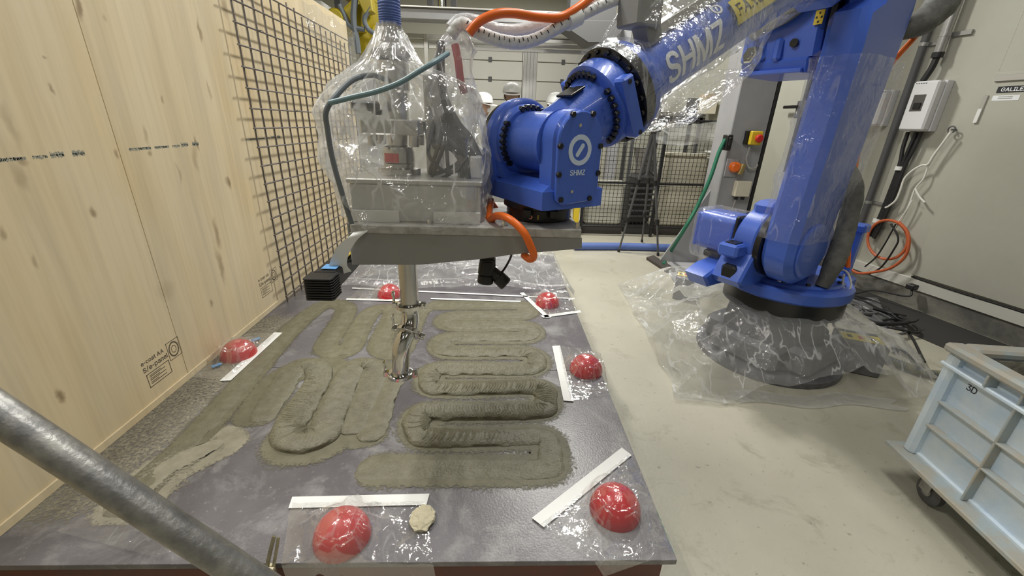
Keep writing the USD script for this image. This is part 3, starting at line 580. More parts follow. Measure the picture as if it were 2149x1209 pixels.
# shoulder drum, motor
part(R, 'shoulder_drum', lathe(J2 - RS * .175, RS, [(.12, 0), (.15, .01), (.168, .025), (.172, .12), (.165, .13)], 48), 'blue_paint')
part(R, 'shoulder_seal', lathe(J2 - RS * .046, RS, [(.165, 0), (.175, .005), (.175, .034), (.165, .038)], 48), 'black_metal')
part(R, 'lifting_lug', rb(J2, -.08, .07, -.155, -.03, .13, .215, .025), 'blue_paint')
mo = part(R, 'shoulder_motor', rex(list(rrect(.22, .22, .05).exterior.coords)[:-1], J2, -.42, -.195, .008), 'blue_paint', smooth=30)
part(mo, 'end_cap', [rb(J2, -.10, .10, -.442, -.418, -.10, .10, .01)], 'blue_paint')
part(mo, 'motor_flange', rb(J2, -.12, .12, -.198, -.172, -.12, .12, .008), 'black_metal')
part(mo, 'connector', rb(J2, .0, .10, -.36, -.25, -.15, -.108, .01), 'black_metal')
# upper arm
dJ = J3 - J2; ua = math.degrees(0)
armp = arc(0, 0, .18, 180, 360, 18) + [(.18, .12), (.15, .55), (.13, .9), (.14, 1.02)] + arc(dJ @ RH, dJ[2], .17, 0, 180, 12)[0:] + [(-.28, .9), (-.25, .6), (-.21, .2)]
part(R, 'upper_arm', rex(armp, J2, -.005, .15, .03), 'blue_paint', smooth=40)
part(R, 'arm_boss', lathe(J2 + RS * .14, RS, [(.14, 0), (.14, .02), (.12, .03)], 40), 'blue_paint')
part(R, 'rear_housing', [lathe(J2 - RH * .22 - RS * .04, RS, [(.10, 0), (.13, .02), (.13, .13), (.11, .15)], 32), rb(J2, -.34, -.2, -.02, .09, -.36, .10, .03)], 'blue_paint')
part(R, 'connector_post', [obox(fr(RB, -.26, .13, .58), [.028, .03, .14], np.array([RH, RS, ZZ]), .01), obox(fr(RB, -.26, .13, .73), [.04, .045, .025], np.array([RH, RS, ZZ]), .01)], 'blue_paint')
# elbow block with its motor bracket
part(R, 'elbow_block', [rex([(-.2, -.16), (.17, -.19), (.2, .0), (.16, .32), (-.2, .34)], J3, -.30, -.046, .02), rb(J3, -.22, .17, -.37, -.28, -.18, .06, .02)], 'blue_paint')
br = part(R, 'elbow_bracket', [rex([(-.16, -.255), (.16, -.255), (.18, -.20), (.15, -.17), (-.16, -.17)], J3, -.40, -.07, .012), rb(J3, -.1, .2, -.395, -.33, -.20, -.05, .012), rb(J3, .0, .2, -.24, -.20, -.20, -.10, .012)], 'blue_paint')
part(br, 'hex_plug', [lathe(fr(J3, .15, -.315, -.175), nrm(RH + ZZ * .15 - RS * .25), [(.042, 0), (.042, .075), (.036, .082)], 6), cyl(fr(J3, .222, -.333, -.165), fr(J3, .234, -.336, -.163), .02)], 'polished_steel')
part(br, 'bracket_plate', rb(J3, .155, .185, -.39, -.09, -.255, -.235, .004), 'blue_paint')
part(R, 'elbow_hub', [rb(J3, -.2, .15, -.04, .132, .05, .5, .03)], 'blue_paint')
for a_, c_ in ((.08, .04), (.08, .12), (.08, -.05)):
    for b_ in (.235, .19): pass
for a_ in (-.12, .0):
    for z in (-.1, -.01, .08, .17): part(R, 'cable_slot', rb(J3, a_, a_ + .05, .125, .14, z, z + .055, .006), 'black_metal')
lb = part(R, 'warning_label', rb(J3, .197, .2, -.082, -.046, -.07, -.015, 0), 'yellow', 'yellow warning label with black arrows')
part(R, 'elbow_gap', rb(J3, -.1, .19, -.03, -.006, -.1, .5, .003), 'black_metal')
for (b_, c_, q) in ((-.064, -.026, 'v'), (-.064, -.06, 'v'), (-.074, -.043, 'h'), (-.054, -.043, 'h')):
    part(lb, 'arrow', rb(J3, .2, .2012, b_ - .0035, b_ + .0035, c_ - .004, c_ + .004, 0), 'ink')
for (b_, c_) in ((-.15, -.13), (-.22, .02)): part(R, 'cast_hole', cyl(fr(J3, .155, b_, c_), fr(J3, .193, b_, c_), .018), 'black_metal')
# forearm
def fa(t, a=0, b=0): return J5 - RE * t + RS * a + RU * b
fo = part(R, 'forearm', [lathe(fa(.318), -RE, [(.134, 0), (.138, .008), (.138, .03), (.120, .05), (.100, .075), (.0885, .105), (.088, .30), (.088, .62), (.095, .9), (.11, 1.3), (.12, 1.5)], 48)], 'blue_paint')
part(R, 'forearm_casting', [obox(fa(1.62, .0, -.02), [.25, .10, .15], np.array([RE, RS, RU]), .04)], 'blue_paint')
rg = part(R, 'forearm_ring', lathe(fa(.272), -RE, [(.128, 0), (.146, .008), (.148, .042), (.140, .05)], 56), 'black_metal')
for k in range(20):
    a = k / 20 * 2 * np.pi; part(rg, 'bolt', bolt(fa(.274) + .136 * (RS * np.cos(a) + RU * np.sin(a)), RE, .0075, .008), 'black_metal')
# wrist: neck and its bolted flange
wf = part(R, 'wrist_flange', [lathe(fa(.20), -RE, [(.112, 0), (.126, .008), (.128, .055), (.120, .075)], 48), obox(fa(.238, .118, -.01), [.022, .022, .085], np.array([RE, RS, RU]), .006), obox(fa(.238, -.118, .02), [.022, .02, .06], np.array([RE, RS, RU]), .006)], 'blue_paint')
for k, a in enumerate(list(np.radians(np.linspace(-62, 30, 9))) + list(np.radians(np.linspace(62, 150, 9)))):
    part(wf, 'bolt', bolt(fa(.203) + .107 * (RS * np.cos(a) + RU * np.sin(a)), RE, .0095, .014), 'black_metal')
for b_ in (-.085, .06): part(wf, 'bolt', bolt(fa(.238, .138, b_), RS, .007, .005), 'black_metal')
nk = part(R, 'wrist_neck', [lathe(fa(.0), -RE, [(.06, 0), (.074, .03), (.078, .10), (.088, .16), (.098, .205)], 40), lathe(J5 - RS * .10, RS, [(.088, 0), (.09, .01), (.084, .03), (.082, .17), (.09, .20)], 44)], 'blue_paint')
part(nk, 'name_plate', obox(fa(.135, .015, .0845), [.028, .034, .003], np.array([RE, RS, RU]), .001), 'black_metal')
for a_ in (-.022, 0, .022): part(nk, 'cast_mark', letters('ICW', .012, fa(.165, .089, -.015 + a_), -RE, nrm(RU + RS * .1), .001), 'blue_paint')
# fork: reducer disc, lower body, cover plate
dk = part(R, 'wrist_disc', [lathe(J5 - RS * .132, RS, [(.113, 0), (.121, .006), (.121, .032), (.113, .042), (.104, .046), (.102, .06), (.094, .07)], 56)], 'blue_paint')
part(R, 'reducer_ring', lathe(J5 - RS * .168, RS, [(.102, 0), (.114, .008), (.115, .037)], 56), 'black_metal')
for a in list(np.radians(np.linspace(55, 110, 6))) + list(np.radians(np.linspace(150, 222, 8))):
    part(dk, 'bolt', bolt(J5 - RS * .074 + .094 * (-RH * np.cos(a) + ZZ * np.sin(a)), RS, .0095, .016), 'black_metal')
wb = sg.Polygon([(-.115, -.16), (.105, -.16), (.125, -.05), (.118, .0), (-.118, .0), (-.125, -.06)])
part(R, 'wrist_fork', [rex(list(wb.exterior.coords)[:-1], J5, -.150, -.095, .01),
                       hull([fr(J5, a, b, c_) for a in (-.105, .105) for b in (-.145, .16) for c_ in (-.163, -.115)] + [fr(J5, a, b, -.163) for a in (-.075, .085) for b in (-.150, .165)] + [fr(J5, a, b, -.095) for a in (-.06, .06) for b in (-.13, .14)]),
                       hull([fr(J5, a, b, c_) for a, c_ in ((-.1, -.1), (.1, -.1), (-.11, -.03), (.11, -.03)) for b in (-.14, -.105)] + [fr(J5, a, -.06, -.11) for a in (-.08, .08)])], 'blue_paint', smooth=30)
pl = arc(0, .012, .077, 0, 180, 14) + [(-.077, -.12), (-.060, -.148), (.05, -.155), (.072, -.14)]
cv = part(R, 'wrist_side', rex(pl[::-1] if sg.Polygon(pl).exterior.is_ccw is False else pl, J5, .09, .160, .008), 'blue_paint')
pc = [(x * .96, (y + .03) * .965 - .03) for x, y in pl]
cp = part(R, 'cover_plate', rex(pc, J5, .160, .174, .003), 'blue_paint')
FS = .174
for a_, c_ in ((-.03, .078), (.035, .075), (.068, .0), (-.066, .0), (.067, -.07), (-.067, -.07), (.055, -.135), (-.045, -.137)):
    part(cp, 'bolt', bolt(fr(J5, a_, FS - .004, c_), RS, .008, .009), 'black_metal')
for a_, c_ in ((.01, .05), (.02, -.115)): part(cp, 'plug', bolt(fr(J5, a_, FS, c_), RS, .005, .002), 'polished_steel')
# emblem: ring with a slanted bar, then lettering; on the plate u = direction that reads left to right = -RH
UL = -RH
lo = fr(J5, .003, FS + .0003, -.010)
part(cp, 'emblem', [extr(sg.Point(0, 0).buffer(.0385, 24).difference(sg.Point(0, 0).buffer(.026, 24)), lo, UL, ZZ, .0006), extr(sg.LineString([(-.008, -.011), (.008, .011)]).buffer(.0058, 8), lo, UL, ZZ, .0006)], 'pale_decal', 'pale round emblem with a slanted bar', smooth=False)
part(cp, 'lettering', letters('SHMZ', .0135, fr(J5, .031, FS + .0003, -.073), UL, ZZ, .0006, True), 'pale_decal', 'pale lettering under the emblem', smooth=False)
ft = part(R, 'tool_flange', [lathe(J5 - ZZ * .218, ZZ, [(.094, 0), (.098, .004), (.098, .034), (.108, .038), (.108, .056)], 48)], 'black_metal')
for a in (2.9, 3.6, 5.3, 6.0): part(ft, 'locating_lug', obox(J5 - ZZ * .188 + .112 * (RS * np.cos(a + 1.2) + RH * np.sin(a + 1.2)), [.012, .012, .012], I3, .002), 'black_metal')
q = J5 - ZZ * .20 + .0975 * nrm(C - J5) * [1, 1, 0]
part(ft, 'set_screw', cyl(q + nrm(np.cross(ZZ, C - J5)) * -.022, q + nrm(np.cross(ZZ, C - J5)) * -.022 + nrm((C - J5) * [1, 1, 0]) * .004, .006), 'polished_steel')
part(ft, 'index_mark', obox(q + nrm(np.cross(ZZ, C - J5)) * .0, [.002, .003, .007], I3, .0005), 'yellow')
# lettering wrapped on the forearm
def wrapped(txt, h, t0, ang, r, m, nm, depth=.0008, bold=True, lab=None):
    tm = text_mesh(txt, h, depth, bold); X = np.array(tm.vertices); f = np.array(tm.faces)
    sub = trimesh.Trimesh(X, f, process=True); sub = sub.subdivide_to_size(.012); sub.vertices[:, 0] *= .84; X, f = np.array(sub.vertices), np.array(sub.faces)
    a = ang + X[:, 1] / r; rr = r + X[:, 2]
    V = J5 - RE * (t0 + X[:, :1]) + RS * (rr * np.cos(a))[:, None] + RU * (rr * np.sin(a))[:, None]
    part(fo, nm, (V, f), m, lab, smooth=False)
wrapped('SHMZ', .086, .445, math.radians(-26), .0892, 'white_print', 'lettering', lab='large pale lettering along the forearm')
em = extr(sg.Point(0, 0).buffer(.02, 20).difference(sg.Point(0, 0).buffer(.013, 20)).union(sg.LineString([(-.003, -.006), (.003, .006)]).buffer(.003)), [0, 0, 0], [1, 0, 0], [0, 1, 0], .0008)
def wrap_mesh(m, t0, ang, r):
    X, f = vf(m); a = ang + X[:, 1] / r; rr = r + X[:, 2]
    return J5 - RE * (t0 + X[:, :1]) + RS * (rr * np.cos(a))[:, None] + RU * (rr * np.sin(a))[:, None], f
part(fo, 'emblem', wrap_mesh(em, .735, math.radians(52), .0892), 'white_print', smooth=False)
lx, ly = np.meshgrid(np.linspace(0, .5, 20), np.linspace(-.04, .04, 9), indexing='ij'); lv = np.stack([lx, ly, lx * 0 + .001], -1).reshape(-1, 3)
_, lf = grid(lambda U, V: np.stack([U, V, U * 0], -1), 20, 9)
yl = part(fo, 'name_label', wrap_mesh((lv, lf), .775, math.radians(24), .0965), 'yellow_label', 'long yellow name label')
tm = text_mesh('FANUC Robot R-2000', .036, .0008, True)
part(yl, 'lettering', wrap_mesh(tm, .79, math.radians(14), .0975), 'ink', smooth=False)

# stretch film wound on the robot
def wound(fn_axis, rad, n, L, seed, amp=.02):
    def f(U, V):
        a = U * 2 * np.pi; o, d, s1, s2 = fn_axis; t = V * L
        r = rad(V) + amp * (fbm(np.stack([np.cos(a) * 2.2, np.sin(a) * 2.2, V * L * 7], -1), 4, seed) - .3) + amp * .6 * ridged(np.stack([np.cos(a) * 1.2 + t * 7, np.sin(a) * 1.2, t * 3 + a], -1), seed) ** 4
        return o + t[..., None] * d + (r * np.cos(a))[..., None] * s1 + (r * np.sin(a))[..., None] * s2
    return grid(f, n, int(n * .9))
single('film_wrap', wound((fa(.27), -RE, RS, RU), lambda V: np.interp(V, [0, .07, .1, .17, .6, 1], [.150, .146, .136, .102, .106, .125]), 110, 1.0, 61, .010), 'wrap_film', 'glossy stretch film wound tightly around the long blue forearm', 'plastic film', smooth=True)
def arm_wrap(U, V):
    a = U * 2 * np.pi; z = .06 + .80 * V; ca, sa = np.cos(a), np.sin(a); k = (np.abs(ca) ** 6 + np.abs(sa) ** 6) ** (-1 / 6)
    wobble = .022 * fbm(np.stack([ca * 2, sa * 2, z * 6], -1), 4, 71) + .012 * ridged(np.stack([ca * 2 + z * 3, sa * 2, z * 4], -1), 72) ** 4
    hh = np.interp(z, [0, .5, 1], [.215, .21, .205]); ctr = np.interp(z, [0, .5, 1.0], [-.02, -.06, -.09])
    return J2 + (ctr + ca * k * (hh + wobble))[..., None] * RH + (.072 + sa * k * (.102 + wobble))[..., None] * RS + z[..., None] * ZZ
single('film_wrap', grid(arm_wrap, 90, 80), 'wrap_film', 'clear stretch film wound around the upright upper arm of the robot', 'plastic film', smooth=True)
def motor_wrap(U, V):
    a = U * 2 * np.pi; ca, sa = np.cos(a), np.sin(a); k = (np.abs(ca) ** 6 + np.abs(sa) ** 6) ** (-1 / 6); t = -.20 - .255 * V
    w = .014 * fbm(np.stack([ca * 3, sa * 3, t * 14], -1), 3, 75); cl = np.clip((1 - V) * 14, 0, 1) ** .5
    return J2 + (ca * k * (.122 + w) * cl)[..., None] * RH + (sa * k * (.122 + w + .05 * np.clip(-sa, 0, 1)) * cl)[..., None] * ZZ + t[..., None] * RS
single('film_wrap', grid(motor_wrap, 60, 40), 'wrap_film', 'clear film bagged over the blue shoulder motor of the robot', 'plastic film', smooth=True)
# cloth sleeves and cables along the robot
def sleeve(pts, r, seed, amp=.25):
    P = spline(pts, 14); v, f = tube(P, r, 22, 0)
    n = len(P); ax = np.repeat(P, 22, 0); d = v[:n * 22] - ax
    v[:n * 22] = ax + d * (1 + amp * (2 * fbm(ax * 9 + d * 14, 4, seed) - .8)[:, None]); return v, f
single('cable_sleeve', sleeve([fr(J3, .20, -.355, -.07), fr(J3, .225, -.30, -.055), fr(J3, .235, -.2, -.02), fr(J3, .235, -.12, .04), fr(J3, .24, -.06, .14), fr(J3, .24, 0, .3)], [.022, .026, .032, .036, .04, .04], 81), 'canvas', 'grey-brown cloth cable sleeve tied across the blue elbow', 'cable sleeve')
single('cable_tie', tube([fr(J3, .235, -.315, -.025), fr(J3, .262, -.315, -.058), fr(J3, .235, -.315, -.095)], .005), 'white', 'white cable tie round the cloth sleeve on the elbow', 'cable tie')
single('cable_sleeve', sleeve([fr(J2, -.20, .12, .42), fr(J2, -.23, .16, .30), fr(J2, -.22, .19, .1), fr(J2, -.19, .20, -.06), fr(J2, -.15, .19, -.2)], [.02, .04, .04, .045, .03], 83), 'grey_cloth', 'grey cloth sleeve hanging down behind the upper arm', 'cable sleeve')
single('cable_sleeve', sleeve([ony(1872, 72, 2.12), ony(1905, 62, 2.12), ony(1938, 45, 2.14), ony(1968, 18, 2.16), ony(1990, -20, 2.18), ony(2000, -70, 2.2)], [.025, .042, .055, .06, .06, .06], 85), 'grey_cloth', 'bulky grey wrapped cable bundle leaving the top of the robot', 'cable sleeve')
single('orange_cable', tube([ony(1779, 560, 2.0), ony(1782, 500, 2.0), ony(1786, 440, 2.02), ony(1798, 330, 2.06), ony(1830, 210, 2.12), ony(1868, 138, 2.14), ony(1920, 78, 2.16), ony(1960, 30, 2.18)], .012, 10), 'orange_hose', 'orange cable running up behind the upper arm', 'cable')
# ---------------------------------------------------------------- print head carried by the robot's flange
YF = 1.11; YC = 1.28
xz = lambda px, py, y: ony(px, py, y)
PT = J5[2] - .218
zt = PT; L_, R_ = xz(735, 479, YF)[0], xz(1221, 481, YF)[0]
H = thing('mortar_printer', 'grey steel mortar printing unit under the robot wrist with a hanging nozzle pipe', 'print head', ((L_ + R_) / 2, YC, zt))
part(H, 'mounting_plate', bx(L_, R_, YF, 1.50, zt - .024, zt, .002), 'plate_top')
gp = [(735, 502), (1221, 503), (1221, 522), (1080, 534), (1000, 545), (880, 556), (739, 556)]
g2 = [xz(*q, YF + .004)[[0, 2]] for q in gp]; g2 = [(a, zt - .0242) if i < 2 else (a, b) for i, (a, b) in enumerate(g2)]
for y0 in (YF + .004, 1.478): part(H, 'side_panel', extr(g2[::-1], [0, y0 + .008, 0], [1, 0, 0], ZZ, .008, .001), 'grey_panel', smooth=20)
part(H, 'end_panel', bx(L_ + .004, L_ + .012, YF + .012, 1.476, zt - .09, zt - .0245), 'grey_panel')
part(H, 'end_panel', bx(R_ - .012, R_ - .004, YF + .012, 1.476, zt - .045, zt - .0245), 'grey_panel')
for px, y in ((902, YF + .02), (1058, YF + .02), (1212, YF + .02), (1030, 1.48), (1190, 1.48)):
    x = xz(px, 475, y)[0]; part(H, 'bolt', [lathe([x, y, zt], ZZ, [(.010, 0), (.010, .003)], 16), lathe([x, y, zt + .003], ZZ, [(.006, 0), (.006, .010), (.005, .012)], 6)], 'polished_steel')
bl, brt = xz(738, 440, 1.15)[0], xz(1008, 440, 1.15)[0]
part(H, 'box', bx(bl, brt, 1.15, 1.43, zt, zt + .105, .004), 'box_pale', 'pale grey box on the plate')
part(H, 'box_lid', bx(bl - .006, brt + .006, 1.144, 1.436, zt + .105, zt + .118, .003), 'aluminium')
part(H, 'white_foot', bx(bl, bl + .13, 1.142, 1.149, zt, zt + .033, .001), 'white'); part(H, 'white_foot', bx(brt - .13, brt, 1.142, 1.149, zt, zt + .033, .001), 'white')
ax = xz(842, 390, YC)[0]; zr = lambda row: xz(840 - (390 - row) * .075, row, YC)[2]; zl = zt + .118
def col(name, prof, m, label=None): return part(H, name, lathe([ax, YC, 0], ZZ, sorted(prof, key=lambda q: q[1]), 36), m, label)
col('base_flange', [(.062, zl), (.062, zl + .016), (.045, zl + .02), (.045, zl + .03)], 'steel')
col('coupling', [(.032, zl + .03), (.03, zr(347)), (.040, zr(343)), (.045, zr(340)), (.045, zr(319)), (.040, zr(308)), (.026, zr(304))], 'steel')
part(H, 'red_label', grid(lambda U, V: np.stack([ax - .0455 * np.sin((U - .5) * 1.1 + .35), YC - .0455 * np.cos((U - .5) * 1.1 + .35), zr(339) + (zr(320) - zr(339)) * V], -1), 12, 4), 'faded_red', 'red printed label on the coupling')
col('drive_shaft', [(.026, zr(304)), (.028, zr(280))], 'steel')
part(H, 'motor_mount', [bx(ax - .085, ax + .075, YC - .07, YC + .07, zr(282), zr(250), .004)], 'steel')
for a, b in ((-.06, -.045), (.055, -.045), (-.06, .045), (.055, .045)): part(H, 'mount_foot', cyl([ax + a, YC + b, zr(305)], [ax + a, YC + b, zr(282)], .014), 'steel')
col('motor', [(.034, zr(250)), (.036, zr(195)), (.042, zr(190)), (.042, zr(130)), (.036, zr(126))], 'steel')
col('top_flange', [(.040, zr(126)), (.056, zr(122)), (.056, zr(108)), (.034, zr(98)), (.029, zr(90)), (.029, zr(52))], 'galvanised')
part(H, 'sensor', bx(*(xz(738, 220, 1.2)[0], xz(792, 220, 1.2)[0]), 1.19, 1.23, xz(760, 233, 1.2)[2], xz(760, 211, 1.2)[2], .006), 'black_rubber', 'black clamp block beside the motor')
part(H, 'sensor_bracket', bx(xz(775, 220, 1.22)[0], ax - .03, 1.235, 1.265, xz(760, 240, 1.2)[2], xz(760, 228, 1.2)[2], .003), 'black_rubber')
bxl, bxr = xz(893, 300, 1.30)[0], xz(930, 300, 1.30)[0]
part(H, 'bracket_post', bx(bxl, bxr, 1.30, 1.33, zl, xz(910, 155, 1.3)[2], .004), 'aluminium')
part(H, 'cable_box', bx(xz(905, 240, 1.26)[0], xz(950, 240, 1.26)[0], 1.262, 1.295, xz(920, 300, 1.26)[2], xz(920, 245, 1.26)[2], .008), 'grey_panel')
part(H, 'white_block', bx(xz(985, 415, 1.2)[0], xz(1010, 415, 1.2)[0], 1.2, 1.26, zl, zl + .06, .004), 'white')
rs = random.Random(21)
for k in range(7):
    a = (rs.uniform(900, 960), rs.uniform(230, 270)); pts = [xz(*a, 1.24), xz(a[0] - 10 + k * 3, a[1] + 45, 1.225), xz(905 + k * 11, 330 + rs.uniform(-20, 20), 1.215), xz(rs.uniform(905, 990), 372 + rs.uniform(-15, 10), 1.215), xz(rs.uniform(930, 1000), 330, 1.225), xz(rs.uniform(925, 960), 270, 1.24)]
    part(H, 'cable', tube(pts, .0055, 8), 'black_cable', 'looped black cable')
part(H, 'cable', tube([xz(930, 210, 1.2), xz(950, 270, 1.2), xz(975, 310, 1.2), xz(985, 380, 1.2), xz(1002, 402, 1.2)], .007, 8), 'black_cable', 'looped black cable')
part(H, 'junction', [obox(xz(960, 300, 1.25), [.028, .02, .018], I3, .006), obox(xz(980, 340, 1.25), [.02, .018, .035], I3, .006)], 'black_rubber')
part(H, 'foil_bag', lathe(xz(982, 385, 1.27), ZZ, [(.01, 0), (.03, .02), (.034, .06), (.02, .1), (.012, .12)], 14), 'silver_bag')
# nozzle pipe and its clamped elbows
px0 = xz(858, 600, 1.26); py0 = 1.26
part(H, 'nozzle_pipe', [cyl([px0[0], py0, xz(858, 634, py0)[2]], [px0[0], py0, zt - .02], .0295, n=36)], 'steel')
Pn = [xz(859, 640, 1.26), xz(861, 660, 1.258), xz(861, 680, 1.243), xz(857, 697, 1.222), xz(848, 713, 1.20), xz(842, 735, 1.185), xz(841, 760, 1.182), xz(841, 786, 1.182)]
part(H, 'elbow', tube(Pn[:4], [.0285, .0285, .0285, .0285], 30), 'polished_steel'); part(H, 'elbow', tube(Pn[3:], .0285, 30), 'polished_steel')
def clamp(p, d, name='clamp'):
    d = nrm(d); b, c_ = perp(d); c0 = part(H, name, [lathe(np.array(p) - d * .010, d, [(.036, 0), (.043, .004), (.043, .016), (.036, .020)], 32)], 'polished_steel')
    s = nrm(np.cross(d, [0, -1, .2])); w = np.cross(d, s)
    part(c0, 'hinge', [obox(p + s * .047, [.010, .008, .010], np.array([s, np.cross(d, s), d]), .002), cyl(p + s * .05 - w * .02, p + s * .05 + w * .02, .004)], 'polished_steel')
    part(c0, 'wing_nut', [obox(p - s * .046, [.010, .008, .010], np.array([s, np.cross(d, s), d]), .002), cyl(p - s * .05, p - s * .05 + nrm(d * -1 + w * .3) * .001 + ZZ * .035, .004), obox(p - s * .05 + ZZ * .04, [.004, .010, .008], I3, .002)], 'polished_steel')
clamp(Pn[0], [0, 0, 1]); clamp(Pn[3], Pn[2] - Pn[4]); clamp(Pn[-1] + ZZ * .004, [0, 0, 1])
part(H, 'nozzle_tip', lathe(Pn[-1] - ZZ * .012, ZZ, [(.026, 0), (.0285, .003), (.0285, .012)], 30), 'polished_steel')
# scanner head with a ribbed bellows nose at the left end
sx0, sx1 = xz(640, 600, 1.0)[0], xz(698, 600, 1.0)[0]; sz0, sz1 = xz(670, 630, 1.0)[2], xz(670, 583, 1.0)[2]
S = part(H, 'scanner', [extr([(1.045, sz0 + .012), (1.045, sz1), (1.36, sz1 + .004), (1.36, sz0 + .02)], [sx0 + .004, 0, 0], [0, 1, 0], ZZ, sx1 - sx0 - .008, .004)], 'black_rubber', 'black scanner body')
for k in range(9):
    z = sz0 + (sz1 - sz0) * (k + .5) / 9; part(S, 'bellows_rib', extr(sg.box(sx0 + .006, 1.0, sx1 - .006, 1.05).buffer(.008, 6).intersection(sg.box(sx0 - .1, .9, sx1 + .1, 1.05)), [0, 0, z - .0022], [1, 0, 0], [0, 1, 0], .0044, .0008), 'black_rubber')
part(S, 'bellows_core', bx(sx0 + .010, sx1 - .010, 1.004, 1.048, sz0 + .001, sz1 - .001, .004), 'black_rubber')
part(S, 'blue_label', bx(sx0 + .02, sx0 + .06, 1.06, 1.10, sz1 + .002, sz1 + .0034, 0), 'light_blue_tape'); part(S, 'white_label', bx(sx0 + .055, sx1 - .006, 1.09, 1.135, sz1 + .003, sz1 + .0046, 0), 'white_tape')
part(S, 'yellow_label', bx(sx0 + .018, sx0 + .06, 1.15, 1.26, sz1 + .0055, sz1 + .0085, 0), 'yellow')
part(S, 'scanner_bracket', [bx(sx1 - .004, L_ + .003, 1.16, 1.34, sz0 + .05, zt - .03, .003), bx(L_ - .02, L_ + .002, 1.14, 1.36, zt - .05, zt - .004, .003)], 'grey_panel')
def tp(U, V):
    P = spline([xz(760, 476, 1.13), xz(745, 492, 1.10), xz(722, 512, 1.09), xz(706, 540, 1.085), xz(702, 563, 1.085), xz(712, 577, 1.09)], 8); W = np.array([.046, -.0, .0])
    i = U * (len(P) - 1); a = np.stack([np.interp(i, np.arange(len(P)), P[:, k]) for k in range(3)], -1)
    return a + (V - .3)[..., None] * (W + np.array([0, .012, .012]))
single('tape_strip', grid(tp, 40, 5), 'white_tape', 'loose white tape strip drooping from the print head to the black scanner', 'tape', smooth=True)
# camera hanging below the gusset
cq = xz(1030, 572, 1.20)
K = thing('hanging_camera', 'small black camera hanging on its cable under the right half of the print head', 'camera', cq)
d1 = nrm([-.1, -.15, -1]); d2 = nrm([.75, -.2, -.65])
part(K, 'lens', lathe(cq + [-.012, 0, .015], d1, [(.024, -.02), (.026, -.01), (.026, .02), (.022, .022), (.025, .026), (.025, .046), (.021, .05)], 24), 'black_rubber')
part(K, 'body', [obox(cq + [-.01, .005, .03], [.024, .02, .018], I3, .006)], 'black_rubber')
part(K, 'side_lens', lathe(cq + [.0, 0, .008], d2, [(.017, 0), (.019, .03), (.022, .034), (.022, .062), (.018, .066)], 20), 'black_rubber')
part(K, 'cable', tube([cq + [.03, .0, -.0], xz(1056, 568, 1.2), xz(1066, 552, 1.22), xz(1073, 536, 1.28), xz(1074, 520, 1.33)], .0035, 6), 'black_cable')
# orange air hose curling over the plate
single('orange_hose', tube([xz(1030, 420, 1.33), xz(1026, 462, 1.22), xz(1042, 453, 1.15), xz(1068, 459, 1.09), xz(1098, 486, 1.06), xz(1115, 520, 1.055), xz(1120, 538, 1.065), xz(1112, 544, 1.09), xz(1100, 536, 1.13)], .0105, 14), 'orange_hose', 'bright orange air hose curling over the edge of the print head plate', 'hose')
single('air_strap', obox(xz(1040, 440, 1.40), [.012, .008, .07], np.array([[.8, 0, .6], [0, 1, 0], [-.6, 0, .8]]), .003), 'orange_cable', 'dark orange strap slanting behind the orange hose', 'strap')
# blue feed hose at the top
hb = np.array([ax, YC, zr(56)]); P = [hb, hb + [.001, 0, .06], hb + [.003, .01, .16], hb + [.01, .03, .30], hb + [.05, .10, .6], hb + [.2, .3, 1.0]]
v, f = tube(P, .0275, 24, 40); nP = (len(v) - 2) // 24; a = np.repeat(spline(P, 40), 24, 0); v[:nP * 24] = a + (v[:nP * 24] - a) * (1 + .06 * (np.repeat(np.arange(nP), 24)[:, None] // 2 % 2))
single('feed_hose', (v, f), 'blue_hose', 'thick blue ribbed feed hose dropping into the top of the print head', 'hose')
# transparent bag over the head
lev = [(478, 738, 1012, .19), (440, 730, 1018, .195), (400, 722, 1022, .19), (350, 708, 1020, .17), (290, 697, 1012, .16), (235, 690, 1002, .155), (205, 694, 998, .14), (180, 712, 985, .125), (158, 742, 940, .115), (135, 770, 880, .10), (105, 780, 862, .07), (80, 786, 848, .05), (60, 792, 838, .036), (50, 794, 836, .036)]
LV = np.array([[xz((a + b) / 2, r, 1.28)[2], xz(a, r, 1.26)[0], xz(b, r, 1.26)[0], d] for r, a, b, d in lev]); LV = LV[np.argsort(LV[:, 0])]; LV[0, 0] = zt + .006
def bag(LV, seed, amp):
    def f(U, V):
        a = U * 2 * np.pi; z = LV[0, 0] + (LV[-1, 0] - LV[0, 0]) * V; xl, xr, d = (np.interp(z, LV[:, 0], LV[:, k]) for k in (1, 2, 3)); ca, sa = np.cos(a), np.sin(a)
        ex = 3.2; k = (np.abs(ca) ** ex + np.abs(sa) ** ex) ** (-1 / ex); q = np.stack([ca * 1.3, sa * 1.3, z * 4], -1)
        w = amp * (fbm(q * 1.6, 3, seed) - .5) + amp * 1.0 * ridged(np.stack([ca * 1.6 + z * 5, sa * 1.6 - z * 2, z * 3], -1), seed + 1) ** 5 - amp * .8 * ridged(np.stack([ca * 2.6 - z * 6, sa * 2.6, z * 5 + 7], -1), seed + 2) ** 5
        w = w + amp * .35 * ridged(np.stack([ca * 4 + z * 9, sa * 4, z * 11], -1), seed + 3) ** 2 + amp * .16 * ridged(np.stack([ca * 9 - z * 16, sa * 9, z * 24], -1), seed + 4) ** 2
        hw = (xr - xl) / 2; w = w * np.clip(hw / .1, .25, 1)
        return np.stack([(xl + xr) / 2 + ca * k * (hw + w * .6), YC + sa * k * (d + w), z + .3 * w * sa], -1)
    return grid(f, 260, 190)
single('plastic_bag', bag(LV, 91, .030), 'bag_film', 'large crumpled clear bag tied over the motor of the print head', 'plastic bag', smooth=True)
